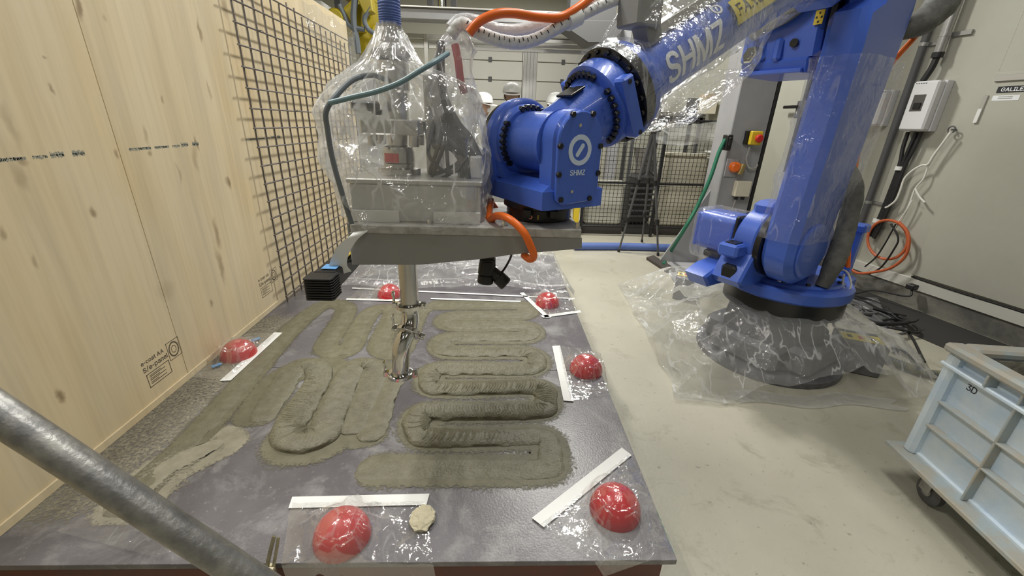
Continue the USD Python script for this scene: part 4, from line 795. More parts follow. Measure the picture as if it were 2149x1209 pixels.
lev2 = [(440, 960, 1024, .05), (395, 935, 1024, .06), (330, 915, 1002, .06), (260, 900, 990, .06), (200, 897, 984, .06), (150, 900, 984, .06), (115, 903, 986, .055), (85, 912, 986, .05), (62, 926, 974, .04), (48, 938, 962, .03)]
LV2 = np.array([[xz((a + b) / 2, r, 1.2)[2], xz(a, r, 1.2)[0], xz(b, r, 1.2)[0], d] for r, a, b, d in lev2]); LV2 = LV2[np.argsort(LV2[:, 0])]
def bag2(U, V):
    a = U * 2 * np.pi; z = LV2[0, 0] + (LV2[-1, 0] - LV2[0, 0]) * V; xl, xr, d = (np.interp(z, LV2[:, 0], LV2[:, k]) for k in (1, 2, 3)); ca, sa = np.cos(a), np.sin(a)
    w = .020 * (fbm(np.stack([ca * 2.5, sa * 2.5, z * 14], -1), 4, 95) - .5) + .016 * ridged(np.stack([ca * 2, sa * 2, z * 16 + ca], -1), 96) ** 3
    return np.stack([(xl + xr) / 2 + ca * ((xr - xl) / 2 + w), 1.30 + sa * (d + w), z], -1)
single('plastic_bag', grid(bag2, 100, 150), 'bag_film', 'tall narrow crinkled clear sleeve around the cables right of the motor', 'plastic bag', smooth=True)
single('grey_hose', tube([xz(812, 168, 1.22), xz(780, 158, 1.18), xz(740, 168, 1.14), xz(702, 205, 1.10), xz(684, 235, 1.09), xz(687, 270, 1.09), xz(697, 330, 1.09), xz(716, 400, 1.09), xz(738, 470, 1.09)], .0065, 10), 'grey_hose', 'thin grey hose looping down the left side of the plastic bag', 'hose')
single('teal_hose', tube([xz(692, 216, 1.085), xz(740, 204, 1.085), xz(790, 192, 1.085), xz(838, 174, 1.09), xz(880, 149, 1.10), xz(912, 130, 1.12), xz(940, 112, 1.18)], .0062, 10), 'teal_hose', 'grey-green hose crossing the front of the plastic bag diagonally', 'hose')
single('red_hose', tube([xz(955, 95, 1.29), xz(962, 130, 1.28), xz(966, 165, 1.28), xz(975, 195, 1.29)], .011, 10), 'faded_red', 'red hose seen through the crinkled sleeve', 'hose')
single('black_cable', tube([xz(925, 90, 1.3), xz(925, 150, 1.27), xz(935, 210, 1.26), xz(960, 260, 1.27), xz(985, 290, 1.28), xz(1005, 330, 1.28)], .012, 10), 'black_cable', 'thick black cable inside the crinkled sleeve', 'cable')
# wrapped hoses from the head to the forearm
def spiral(pts, r, pitch=.022):
    P = spline(pts, 40); d = np.r_[0, np.cumsum(np.linalg.norm(np.diff(P, axis=0), axis=1))]; s = np.arange(0, d[-1], pitch / 8); Q = np.stack([np.interp(s, d, P[:, k]) for k in range(3)], -1)
    v, f = tube(Q, r, 16, 0); n = len(Q); a = np.repeat(Q, 16, 0); th = np.tile(np.arange(16) / 16, n); ph = (np.repeat(s, 16) / pitch + .4 * th) % 1
    v[:n * 16] = a + (v[:n * 16] - a) * (1 - .10 * (ph < .16))[:, None]; return v, f
h1 = [xz(945, 75, 1.27), xz(968, 50, 1.27), xz(1000, 66, 1.27), xz(1045, 84, 1.28), xz(1090, 90, 1.30), xz(1130, 80, 1.32), xz(1190, 47, 1.35), xz(1260, 12, 1.4), xz(1330, -15, 1.46), xz(1450, -60, 1.55)]
w1 = single('wrapped_hose', spiral(h1, .0165), 'spiral_wrap', 'white spiral-wrapped hose bundle sagging from the bag to the forearm', 'hose')
n1 = spline(h1, 40)
for k in range(60, 300, 9):
    p, q = n1[k], n1[k + 1]; d = nrm(q - p); part(w1, 'slot', obox(p + (-FW * .0162 + np.cross(d, FW) * -.004 * (1 if k % 2 else 0)), [.0013, .0045, .0012], np.array([d, nrm(np.cross(d, FW)), FW]), .0002), 'ink')
single('wrapped_hose', tube([xz(945, 62, 1.31), xz(965, 44, 1.32), xz(1000, 46, 1.33), xz(1040, 62, 1.35), xz(1090, 64, 1.37), xz(1140, 52, 1.38), xz(1200, 35, 1.4), xz(1300, -10, 1.46)], .0175, 16), 'hose_wrap', 'smooth white taped hose behind the spiral-wrapped one', 'hose')
single('orange_hose', tube([xz(984, 70, 1.24), xz(1005, 46, 1.24), xz(1040, 30, 1.25), xz(1078, 28, 1.27), xz(1130, 36, 1.3), xz(1175, 36, 1.33), xz(1210, 18, 1.35), xz(1250, -12, 1.4), xz(1320, -50, 1.5)], .0115, 14), 'orange_hose', 'orange hose arching above the white wrapped hoses at the top', 'hose')
d = nrm(n1[260] - n1[250]); single('tape_wrap', lathe(n1[247] - d * .02, d, [(.023, 0), (.0235, .002), (.0235, .042), (.023, .044)], 20), 'white_tape', 'white tape wrapped round the orange hose and the bundle', 'tape')
# casing and pale panels on top of the forearm
T = thing('forearm_casing', 'grey casing with pale panels strapped on top of the blue forearm', 'casing', fa(.52, 0, .14))
part(T, 'casing', obox(fa(.46, .02, .205), [.05, .045, .075], np.array([nrm(RE - RU * RE[2]), RS, nrm(np.cross(RE - RU * RE[2], RS))]), .006), 'grey_panel')
for k in range(3): part(T, 'panel', obox(fa(.62 + .13 * k, .03, .165 + .012 * k), [.055, .004, .05], np.array([RE, RS, RU]), .003), 'white')
part(T, 'foot', obox(fa(.46, .02, .11), [.03, .03, .03], np.array([RE, RS, RU]), .003), 'grey_panel')
part(T, 'rail', [obox(fa(.75, .02, .105), [.3, .02, .016], np.array([RE, RS, RU]), .002)], 'aluminium')
single('film_wrap', wound((fa(.40), -RE, RS * 1.0, RU), lambda V: .16 + .05 * np.sin(np.clip(V * 1.1, 0, 1) * np.pi) ** .7, 90, .45, 64, .02), 'wrap_film', 'loose clear film bunched over the casing on the forearm', 'plastic film', smooth=True)
mat('green_tape', (.1, .6, .12), .5)
# ---------------------------------------------------------------- right wall: conduits, breaker boxes, door, ropes
def wpx(px, py, off=0): return onplane(px, py, WP0 + WN * off, WN)
def wrect(TL, TR, BR, BL, off):
    q = [wuv(*p, off) for p in (TL, TR, BR, BL)]; return (q[0][0] + q[3][0]) / 2, (q[1][0] + q[2][0]) / 2, (q[2][1] + q[3][1]) / 2, (q[0][1] + q[1][1]) / 2
for nm, cs, wn, lab in ((0, ((1916, 171), (1971, 168), (1937, 275), (1885, 273)), ((1919, 199), (1945, 198), (1932, 233), (1908, 234)), 'larger white breaker box with a dark window on the right wall'),
                        (1, ((1842, 190), (1862, 187), (1834, 263), (1808, 263)), ((1826, 214), (1836, 213), (1829, 232), (1818, 232)), 'smaller white breaker box half hidden behind the robot arm')):
    s0, s1, z0, z1 = wrect(*cs, .12); t = thing('breaker_box', lab, 'breaker box', wp(s0, z0, 0), group=None)
    part(t, 'back', wbox(s0 - .004, s1 + .004, z0 - .003, z1 + .003, -.014, .05, .004), 'box_white')
    part(t, 'cover', wbox(s0, s1, z0, z1, .05, .12, .012), 'box_white')
    a0, a1, c0, c1 = wrect(*wn, .12); part(t, 'window', wbox(a0, a1, c0, c1, .118, .122, .001), 'smoke_window'); part(t, 'breaker_switch', wbox(a0 + .02, a1 - .012, c0 + .015, (c0 + c1) / 2, .122, .13, .002), 'black_rubber')
    for k in range(5): part(t, 'mark', wbox(s0 + .02 + k * .016, s0 + .03 + k * .016, z1 - .018, z1 - .013, .12, .1206, 0), 'ink')
def wtube(name, pxs, r, m, lab, catg, off=.03, sm=8, n=10): return single(name, tube([wpx(a, b, off) for a, b in pxs], r, n, sm), m, lab, catg)
s0, zb = wuv(1789, 520, .03); s1, _ = wuv(1938, 92, .03); s_ = (s0 + s1) / 2
t = thing('conduit', 'dark grey vertical conduit running between the two breaker boxes', 'conduit', wp(s_, .33, .03)); part(t, 'pipe', cyl(wp(s_, .33, .03), wp(s_, 3.6, .03), .026), 'grey_conduit')
for z in (wuv(1940, 93, .03)[1], wuv(1828, 425, .03)[1]):
    part(t, 'saddle_clip', [lathe(wp(s_, z - .012, .03), ZZ, [(.0285, 0), (.0285, .024)], 20), wbox(s_, s_ + .10, z - .012, z + .012, -.012, .004, .001)], 'steel_conduit')
s2, z2 = wuv(1970, 110, .05); t = thing('conduit', 'bright steel conduit above the larger breaker box', 'conduit', wp(s2, z2, .05)); part(t, 'pipe', cyl(wp(s2, z2, .05), wp(s2, 3.6, .05), .031), 'steel_conduit')
part(t, 'gland', cyl(wp(s2, z2 - .035, .05), wp(s2, z2, .05), .036), 'black_rubber'); part(t, 'saddle_clip', [lathe(wp(s2, z2 + .10, .05), ZZ, [(.034, 0), (.034, .03)], 20), wbox(s2, s2 + .13, z2 + .10, z2 + .13, -.012, .004, .001)], 'steel_conduit')
single('black_cable', tube([wp(s2, z2 - .02, .05), wp(s2 - .005, z2 - .1, .055), wp(s2 - .03, wuv(1958, 169, .06)[1] + .0, .06)], .021), 'black_cable', 'short black cable between steel conduit and larger breaker box', 'cable')
t = thing('conduit', 'pair of dark conduits with steel couplings behind the robot arm', 'conduit', wpx(1722, 170, .03) * [1, 1, 0] + [0, 0, .9])
for (a, b) in ((1712, 127), (1729, 122)):
    s, z = wuv(a, b, .03); part(t, 'pipe', cyl(wp(s, .9, .03), wp(s, z, .03), .024), 'grey_conduit'); part(t, 'upper_pipe', cyl(wp(s, z, .03), wp(s, 3.6, .03), .020), 'steel_conduit'); part(t, 'coupling', cyl(wp(s, z - .02, .03), wp(s, z + .05, .03), .031), 'steel_conduit')
s, z = wuv(1685, 230, .02); t = thing('door_lever', 'dark lever and lock case on the wall left of the upper arm', 'lever', wp(s, z, 0)); part(t, 'case', wbox(s - .06, s + .06, z - .08, z + .08, -.014, .05), 'grey_conduit'); part(t, 'lever', wbox(s - .2, s - .02, z + .01, z + .04, .05, .08, .006), 'black_metal')
# door with sign
s0, z0 = wuv(2092, 172); t = thing('cold_room_door', 'cream panel door with a black name sign on the right wall', 'door', wp(s0, .24))
part(t, 'leaf', wbox(s0 - .02, s0 + 1.2, .26, 1.71, .002, .018, .004), 'wall_paint')
part(t, 'head_rail', wbox(s0, s0 + 1.2, wuv(2100, 170)[1] - .005, wuv(2100, 158)[1], .018, .032, .003), 'aluminium')
s, z = wuv(2093, 189, .018); sg_ = part(t, 'name_sign', wbox(s, s + .2, z - .018, z + .020, .018, .021, .001), 'ink', 'black name sign')
part(sg_, 'lettering', letters('GALILEI', .022, wp(s + .022, z - .010, .0212), WT, ZZ, .0006, True), 'white_print', smooth=False)
s, z = wuv(2085, 200, .018); part(t, 'label', wbox(s, s + .14, z - .035, z - .003, .018, .0195, .0005), 'white_print')
for k in range(2): part(t, 'print_line', wbox(s + .03, s + .105, z - .014 - k * .01, z - .010 - k * .01, .0195, .02, 0), 'steel_conduit')
sA, zA = wuv(2071, 200, .02); sB, zB = wuv(2046, 258, .02); part(t, 'handle_bar', wbox(sA - .012, sA + .014, zB, zA, .018, .028, .003), 'aluminium'); part(t, 'handle_tip', wbox(sA - .011, sA + .012, zB, zB + .09, .028, .032, .002), 'white')
# hook, ropes, coil
hk = wpx(1997, 272, .03); t = thing('wall_hook', 'small metal eye hook on the right wall holding the white rope', 'hook', hk); part(t, 'eye', tube([hk + .022 * (WT * np.cos(a) + ZZ * np.sin(a)) for a in np.linspace(0, 6.2, 14)], .005), 'grey_conduit'); part(t, 'stem', cyl(hk - WN * .045, hk - WN * .0, .006), 'grey_conduit')
wtube('white_rope', [(1995, 276), (1975, 305), (1950, 345), (1938, 375), (1921, 396), (1908, 430), (1893, 460), (1880, 478)], .006, 'white_cable', 'white rope hanging from the wall hook to the orange coil', 'rope', .035)
wtube('white_rope', [(1996, 277), (1981, 297), (1960, 325), (1947, 345), (1935, 347), (1915, 358), (1898, 375), (1889, 400), (1880, 420), (1866, 432), (1858, 436)], .0075, 'white_cable', 'white cord looping loosely left from the rope', 'rope', .05)
wtube('white_rope', [(1921, 396), (1925, 405), (1932, 416), (1941, 425)], .007, 'white_cable', 'short white rope tail below the knot', 'rope', .045)
wtube('white_rope', [(1915, 420), (1900, 445), (1888, 462), (1878, 480)], .005, 'white_cable', 'second strand of white rope just above the orange coil', 'rope', .055)
cc = wpx(1863, 503, .06); mm = np.array([((np.array(wpx(1863 + 42 * math.cos(a), 503 + 41 * math.sin(a), .06)))) for a in np.linspace(0, 2 * np.pi, 25)])
single('orange_cable', tube(mm, .011), 'orange_cable', 'coiled loop of orange cable hung on the right wall', 'cable')
wtube('orange_cable', [(1886, 466), (1903, 485), (1908, 510), (1898, 540), (1870, 562), (1835, 571), (1800, 573), (1780, 560)], .011, 'orange_cable', 'orange cable running from the coil to the robot base', 'cable', .10)
wtube('black_cable', [(1870, 470), (1885, 500), (1875, 525), (1850, 560), (1825, 575)], .007, 'black_cable', 'thin black cable threaded through the orange coil', 'cable', .09)
wtube('black_cable', [(1880, 470), (1858, 510), (1838, 540), (1815, 560)], .006, 'black_cable', 'second thin black cable through the orange coil', 'cable', .08)
for k, (q, lab) in enumerate((([(1906, 277), (1895, 310), (1888, 345), (1868, 400), (1846, 455), (1825, 495)], 'left'), ([(1924, 277), (1908, 312), (1893, 348), (1873, 402), (1850, 457), (1830, 497)], 'middle'), ([(1934, 277), (1915, 318), (1898, 350), (1878, 404), (1856, 457), (1834, 500)], 'right'))):
    wtube('black_cable', q, .014, 'black_cable', f'thick black cable below the larger breaker box, {lab} of three', 'cable', .03 + .004 * k)
wtube('black_cable', [(1818, 265), (1806, 290), (1797, 320), (1792, 350)], .012, 'black_cable', 'black cable below the smaller breaker box', 'cable', .04)
for q, lab in (((1889, 352), 'upper'), ((1842, 462), 'lower')): single('cable_tie', lathe(wpx(*q, .034) - ZZ * .02, ZZ, [(.032, 0), (.032, .03)], 14), 'white', f'{lab} white tie round the black cables on the right wall', 'cable tie')
single('cable_plug', obox(wpx(1914, 602, .08), [.03, .03, .02], np.array([WT, WN, ZZ]), .006), 'black_rubber', 'black plug lying on the kerb under the right wall', 'plug')
single('black_cable', tube([wpx(1914, 604, .08), wpx(1905, 622, .12), wp(-.15, .08, .16), wp(-.25, .012, .3), wp(-.5, .010, .4)], .007), 'black_cable', 'black cable dropping from the plug to the floor', 'cable')
single('black_cable', tube([wp(-.02, .245, .01), wp(.1, .243, .012), wp(.3, .241, .012), wp(.6, .243, .01), wp(1.2, .243, .01)], .007), 'black_cable', 'black cable lying along the base rail of the right wall', 'cable')
single('floor_mat', bx(-.6, 2.6, -.24, .24, 0, .006, .002) if False else obox(wp(.5, .004, .28), [1.6, .003, .26], np.array([WT, ZZ, WN]), .001) if False else obox(wp(.4, .003, .27), [1.7, .003, .25], np.array([WT, ZZ, WN]), .001), 'dark_floor', 'dark dirty rubber mat along the foot of the right wall', 'mat')
rs = random.Random(5); o = onz(1840, 672, .012)
for k in range(11):
    a0 = rs.uniform(0, 6); rr = rs.uniform(.08, .22); c0 = o + [rs.uniform(-.25, .2), rs.uniform(-.15, .3), 0]
    P = [c0 + [rr * np.cos(a0 + q), rr * .8 * np.sin(a0 + q), .012 * (k % 5) + .006 + .01 * np.sin(q * 2 + k)] for q in np.linspace(0, rs.uniform(4, 7), 12)]
    r_ = rs.choice((.007, .009, .014)); m_ = rs.choice(('black_cable', 'grey_conduit')); lb_ = f"{'thick' if r_ > .01 else 'thin'} {'black' if m_[0] == 'b' else 'dark grey'} cable in the tangled heap behind the robot base"
    single('floor_cable', tube(P, r_), m_, lb_, 'cable', group=lb_.replace(' cable', ' cables', 1))
for k, q in enumerate((((1770, 620), (1800, 648), (1838, 668), (1862, 700), (1880, 735)), ((1760, 612), (1830, 640), (1900, 690), (1940, 760)), ((1850, 700), (1900, 740), (1945, 778), (1970, 790)))):
    single('floor_cable', tube([onz(a, b, .03) for a, b in q], (.02, .008, .009)[k]), 'grey_conduit' if k == 0 else 'black_cable', ('corrugated grey hose snaking out behind the robot base', 'long thin black cable curving past the robot to the trolley', 'black cable crossing the pale floor near the trolley')[k], 'cable')
v, f = tube([onz(a, b, .03) for a, b in ((1835, 742), (1870, 757), (1910, 772), (1945, 783), (1990, 788))], .022, 14, 30)
n_ = (len(v) - 2) // 14; ctr = np.repeat(v[:n_ * 14].reshape(n_, 14, 3).mean(1), 14, 0); v[:n_ * 14] = ctr + (v[:n_ * 14] - ctr) * (1 + .1 * (np.repeat(np.arange(n_), 14)[:, None] % 4 < 2))
mat('olive_hose', (.20, .19, .09), .5, var=(20, (.08, .10, .16), .4, .6)); single('ribbed_hose', (v, f), 'olive_hose', 'olive and blue ribbed hose lying on the floor behind the trolley', 'hose')

# ---------------------------------------------------------------- film and blocks round the robot base
blk = []
for q, lab, sz in (((1440, 574), 'beside the grey column', (.07, .10, .10)), ((1808, 706), 'nearest the trolley', (.11, .10, .10))):
    p = onz(*q, .20); blk.append(p); ax_ = np.array([nrm([.9, -.42, 0]), nrm([.42, .9, 0]), ZZ])
    t = thing('levelling_block', f'dark steel block with a yellow label under the film, {lab}', 'block', p * [1, 1, 0]); part(t, 'block', obox(p * [1, 1, 0] + ZZ * .095, [sz[0], sz[1], .094], ax_, .006), 'base_steel'); yl_ = part(t, 'yellow_label', obox(p * [1, 1, 0] + ZZ * .1905, [sz[0] * .9, sz[1] * .5, .001], ax_, .0003), 'yellow_label')
    for k in range(3): part(yl_, 'print_mark', obox(p * [1, 1, 0] + ZZ * .192 + ax_[0] * (k - 1) * sz[0] * .5, [.012, .02, .0004], ax_, .0001), 'faded_red' if k == 1 else 'ink')
if 0: single('floor_plate', extr([onz(*q, 0)[:2] for q in ((1480, 600), (1440, 650), (1560, 790), (1860, 785), (1790, 640), (1600, 600))][::-1], [0, 0, 0.0], [1, 0, 0], [0, 1, 0], .012, .002), 'cabinet_grey', 'grey steel floor plate under the robot and its film', 'plate')
QA, QB, QC, QD = (onz(*q, 0) for q in ((1300, 600), (1425, 850), (1965, 850), (1840, 628)))
anch = [(RB[0] - .06, RB[1], .34, .345, .9), (blk[0][0], blk[0][1], .13, .205, .75), (blk[1][0], blk[1][1], .17, .205, .85)] + [(*onz(*q, z)[:2], r, z, sl) for q, z, r, sl in (((1590, 720), .17, .05, .8), ((1500, 655), .12, .06, .6), ((1690, 690), .15, .10, .6), ((1385, 640), .05, .05, .3))]
def floor_sheet(U, V):
    P = ((1 - U) * (1 - V))[..., None] * QA + (U * (1 - V))[..., None] * QB + (U * V)[..., None] * QC + ((1 - U) * V)[..., None] * QD
    x, y = P[..., 0] + .05 * (fbm(np.stack([U * 7, V * 7, U * 0], -1), 3, 3) - .5), P[..., 1] + .05 * (fbm(np.stack([U * 7, V * 7, U * 0 + 9], -1), 3, 4) - .5)
    h = np.zeros_like(x); rid = np.zeros_like(x)
    for i, (ax_, ay_, r, z, sl) in enumerate(anch):
        d = np.hypot(x - ax_, y - ay_); a = np.arctan2(y - ay_, x - ax_); w = ridged(np.stack([np.cos(a) * 3.2, np.sin(a) * 3.2, d * .8 + i], -1), 50 + i) ** 3
        hi = np.clip(z - sl * np.clip(d - r, 0, None) * (1.25 - .55 * w), 0, None) if i else np.clip(z - np.clip(d - r, 0, None) * (1.1 - .5 * w), 0, None)
        h = np.maximum(h, hi); rid += w * np.clip(hi / .1, 0, 1) * np.clip((d - r) / .05, 0, 1)
    edge = np.clip(np.minimum(np.minimum(U, 1 - U), np.minimum(V, 1 - V)) * 10, .1, 1)
    P = P.copy(); P[..., 0], P[..., 1] = x, y
    P[..., 2] = .016 + h + edge * (.018 * rid + .020 * ridged(np.stack([x * 5 + y * 2, y * 4 - x * 3, x * 0], -1), 31) ** 4 + .012 * fbm(np.stack([x * 12, y * 12, x * 0], -1), 3, 32))
    return P
single('film_sheet', grid(floor_sheet, 170, 170), 'floor_film', 'wide crumpled clear plastic sheet spread on the floor round the robot base', 'plastic film', smooth=True)
single('film_sheet', grid(lambda U, V: np.stack([(onz(1540, 845, 0)[0] + .85 * U + .03 * np.sin(V * 9)), onz(1600, 850, 0)[1] + .10 * V - .03 * U + .02 * np.sin(U * 11), .005 + .006 * fbm(np.stack([U * 9, V * 3, U * 0], -1), 3, 7)], -1), 60, 16), 'frost_film', 'flat milky strip of plastic lying in front of the robot base', 'plastic film', smooth=True)

# ---------------------------------------------------------------- blue trolley
c0 = np.array([1.615, 1.235, 0]); TA = nrm([-.12, -.993, 0]); TB = nrm([.993, -.12, 0]); AX = np.array([TA, TB, ZZ]); TL, TW, Z0, Z1 = 1.0, .62, .15, .61
t = thing('trolley', 'mortar-stained light blue ribbed plastic trolley box on castors at lower right', 'trolley', c0 + TA * .5 + TB * .3)
def tb(a0, a1, b0, b1, z0, z1, r=.004): return obox(c0 + TA * (a0 + a1) / 2 + TB * (b0 + b1) / 2 + ZZ * (z0 + z1) / 2, [abs(a1 - a0) / 2, abs(b1 - b0) / 2, abs(z1 - z0) / 2], AX, r)
D = .030
part(t, 'side_wall', tb(.02, TL - .02, D, D + .012, Z0, Z1), 'trolley_blue'); part(t, 'side_wall', tb(.02, TL - .02, TW - D - .012, TW - D, Z0, Z1), 'trolley_blue')
part(t, 'end_wall', tb(D, D + .012, .02, TW - .02, Z0, Z1), 'trolley_blue'); part(t, 'end_wall', tb(TL - D - .012, TL - D, .02, TW - .02, Z0, Z1), 'trolley_blue')
part(t, 'floor_panel', tb(.02, TL - .02, .02, TW - .02, Z0, Z0 + .02), 'trolley_blue')
part(t, 'mortar_lining', [tb(D + .013, D + .02, D + .014, TW - D - .014, Z0 + .02, Z1 - .02), tb(D + .02, TL - D - .014, TW - D - .02, TW - D - .013, Z0 + .02, Z1 - .02), tb(D + .02, TL - D - .014, D + .014, D + .02, Z0 + .02, Z1 - .05)], 'dry_mortar', 'crust of dried grey mortar inside the box', kind='stuff')
for nm, q in (('rim', (-.012, TL + .012, -.012, D + .02, Z1 - .02, Z1 + .012)), ('rim', (-.012, TL + .012, TW - D - .02, TW + .012, Z1 - .02, Z1 + .012)), ('rim', (-.012, D + .02, D + .02, TW - D - .02, Z1 - .02, Z1 + .012)), ('rim', (TL - D - .02, TL + .012, D + .02, TW - D - .02, Z1 - .02, Z1 + .012))): part(t, nm, tb(*q, r=.009), 'trolley_dirty')
part(t, 'rim_band', tb(-.004, TL, -.004, D, Z1 - .075, Z1 - .06), 'trolley_blue')
for a, b in ((.0, .0), (TL - .045, .0), (0, TW - .045), (TL - .045, TW - .045)): part(t, 'corner_post', tb(a, a + .045, b, b + .045, Z0, Z1 - .02, .012), 'trolley_blue')
part(t, 'base_flange', [tb(-.03, TL + .03, -.035, D + .01, Z0 - .012, Z0 + .008)], 'trolley_dirty'); part(t, 'base_flange', [tb(-.03, D, D + .01, TW + .03, Z0 - .012, Z0 + .008)], 'trolley_dirty')
for z in (.30, .405): part(t, 'horizontal_rib', tb(.045, TL - .045, .002, D + .001, z - .004, z + .004, .002), 'trolley_dirty')
for a in (.255, .50, .745): part(t, 'vertical_rib', tb(a - .004, a + .004, .002, D + .001, Z0 + .008, Z1 - .02, .002), 'trolley_dirty')
for a in (.16, .5, .84): part(t, 'rim_gusset', tb(a - .004, a + .004, -.01, D, Z1 - .06, Z1 - .02, .002), 'trolley_dirty')
for b in (.2, .42): part(t, 'end_rib', tb(.002, D + .001, b - .004, b + .004, Z0 + .008, Z1 - .02, .002), 'trolley_dirty')
part(t, 'marking', letters('3D', .022, c0 + TA * .085 + TB * (D - .0006) + ZZ * .49, TA, ZZ, .0006), 'ink', 'handwritten mark')
for a in (.10, TL - .1):
    for b in (.06, TW - .06):
        k = c0 + TA * a + TB * b; w = part(t, 'castor', [obox(k + ZZ * .134, [.035, .035, .004], AX), obox(k + TB * .02 + ZZ * .09 + TA * .01, [.022, .002, .045], AX, .001), obox(k - TB * .02 + ZZ * .09 + TA * .01, [.022, .002, .045], AX, .001)], 'galvanised')
        part(w, 'wheel', lathe(k + TA * .018 - TB * .014 + ZZ * .05, TB, [(.040, 0), (.050, .004), (.050, .024), (.040, .028)], 28), 'grey_conduit'); part(w, 'hub', cyl(k + TA * .018 - TB * .019 + ZZ * .05, k + TA * .018 + TB * .019 + ZZ * .05, .018), 'galvanised')

# ---------------------------------------------------------------- background behind the table
YB = 3.85
cl, cr = ony(1512, 380, YB)[0], ony(1578, 400, YB)[0]
t = thing('steel_column', 'grey painted steel column standing on a bolted base left of the robot', 'column', ((cl + cr) / 2, YB + .15, 0))
part(t, 'shaft', bx(cl, cr, YB, YB + .3, .02, 3.98, .006), 'cabinet_grey'); part(t, 'edge_strip', bx(cr + .001, cr + .03, YB - .005, YB + .02, .4, 3.9, .002), 'black_rubber')
bpl = [onz(*q, .0)[:2] for q in ((1395, 560), (1425, 612), (1560, 600), (1560, 540), (1440, 525))]
part(t, 'base_plate', extr(bpl, [0, 0, 0], [1, 0, 0], [0, 1, 0], .02, .003), 'cabinet_grey')
part(t, 'gusset', extr([(cl - .38, .02), (cl, .02), (cl, .75)], [0, YB + .16, 0], [1, 0, 0], ZZ, .02), 'cabinet_grey')
for q in ((1413, 570), (1452, 585), (1480, 572)): part(t, 'anchor_bolt', [lathe([*onz(*q, .02)[:2], .02], ZZ, [(.022, 0), (.022, .02)], 6), cyl([*onz(*q, .02)[:2], .02], [*onz(*q, .02)[:2], .06], .011)], 'galvanised')
p = ony(1578, 290, YB); t = thing('stop_button', 'yellow emergency stop box with a red button on the grey column', 'stop button', p + [0, 0, -.06])
part(t, 'back_box', bx(p[0] - .075, p[0] + .03, YB - .03, YB, p[2] - .055, p[2] + .06), 'black_rubber'); part(t, 'cover', bx(p[0] - .05, p[0] + .055, YB - .07, YB - .03, p[2] - .055, p[2] + .06, .008), 'yellow'); part(t, 'button', lathe([p[0] + .01, YB - .07, p[2]], [0, -1, 0], [(.02, 0), (.02, .02), (.034, .022), (.034, .035), (.026, .042)], 20), 'red')
single('grey_cable', tube([ony(1573, 308, YB - .03), ony(1566, 335, YB - .03), ony(1572, 352, YB - .03), ony(1585, 352, YB - .03), ony(1590, 345, YB - .03)], .008), 'aluminium', 'grey cable hanging from the yellow stop box', 'cable')
p = ony(1538, 350, YB); t = thing('orange_plug', 'orange round plug connector on the grey column', 'plug', p); part(t, 'socket_plate', bx(p[0] - .07, p[0] + .04, YB - .012, YB, p[2] - .09, p[2] + .07), 'cabinet_grey'); part(t, 'cap', lathe([p[0], YB - .012, p[2]], [0, -1, 0], [(.045, 0), (.045, .04), (.03, .055)], 20), 'orange_hose'); part(t, 'connector', cyl([p[0] + .05, YB - .05, p[2] - .06], [p[0] + .065, YB - .05, p[2] + .03], .025), 'brass')
p = ony(1553, 395, YB); t = thing('junction_box', 'small pale junction box below the orange plug', 'junction box', p - [0, 0, .07]); part(t, 'box', bx(p[0] - .07, p[0] + .07, YB - .06, YB, p[2] - .07, p[2] + .07, .006), 'cream')
for k in (-.035, .03): part(t, 'gland', cyl([p[0] + k, YB - .03, p[2] - .1], [p[0] + k, YB - .03, p[2] - .07], .016), 'black_rubber')
single('grey_cable', tube([[p[0] - .035, YB - .03, p[2] - .1], [p[0] - .04, YB - .03, p[2] - .2], [p[0] + .02, YB - .03, p[2] - .25], [p[0] + .1, YB - .03, p[2] - .25]], .006), 'aluminium', 'grey cable below the small junction box', 'cable')
# safety fence
FY = 5.05; fx0, fx1, fz1 = ony(1222, 400, FY)[0], ony(1508, 400, FY)[0], ony(1400, 252, FY)[2]
t = thing('safety_fence', 'black wire mesh safety fence panel with yellow posts behind the robot', 'fence', ((fx0 + fx1) / 2, FY, 0))
wires = [bx(x - .002, x + .002, FY - .002, FY + .002, .12, fz1, 0) for x in np.arange(fx0 + .05, fx1, .048)] + [bx(fx0, fx1, FY - .004, FY - .001, z - .002, z + .002, 0) for z in np.arange(.15, fz1, .048)]
part(t, 'wire_grid', cat(*wires), 'black_rubber', kind='stuff', smooth=False)
for z in (.12, .66, fz1): part(t, 'rail', bx(fx0, fx1, FY - .012, FY + .012, z - .012, z + .012), 'black_rubber')
for x in (fx0 + .02, (fx0 + fx1) / 2 + .08, fx1): part(t, 'stile', bx(x - .016, x + .016, FY - .015, FY + .015, .0, fz1 + .02), 'black_rubber')
for x in (fx0 - .05, fx1 + .07): part(t, 'post', bx(x - .035, x + .035, FY - .03, FY + .03, 0, fz1 + .05), 'yellow', 'yellow fence post')
def fence_film(U, V):
    x = fx0 + .75 + (fx1 - fx0 - .78) * U; z = fz1 - .02 - .22 * V - .03 * np.sin(U * 5); return np.stack([x, FY - .03 - .02 * fbm(np.stack([x * 8, z * 12, x * 0], -1), 3, 3) - .02 * ridged(np.stack([x * 5, z * 14, x * 0], -1), 4) ** 3, z], -1)
single('film_sheet', grid(fence_film, 50, 24), 'frost_film', 'rolled clear film tied along the top of the safety fence', 'plastic film', smooth=True)
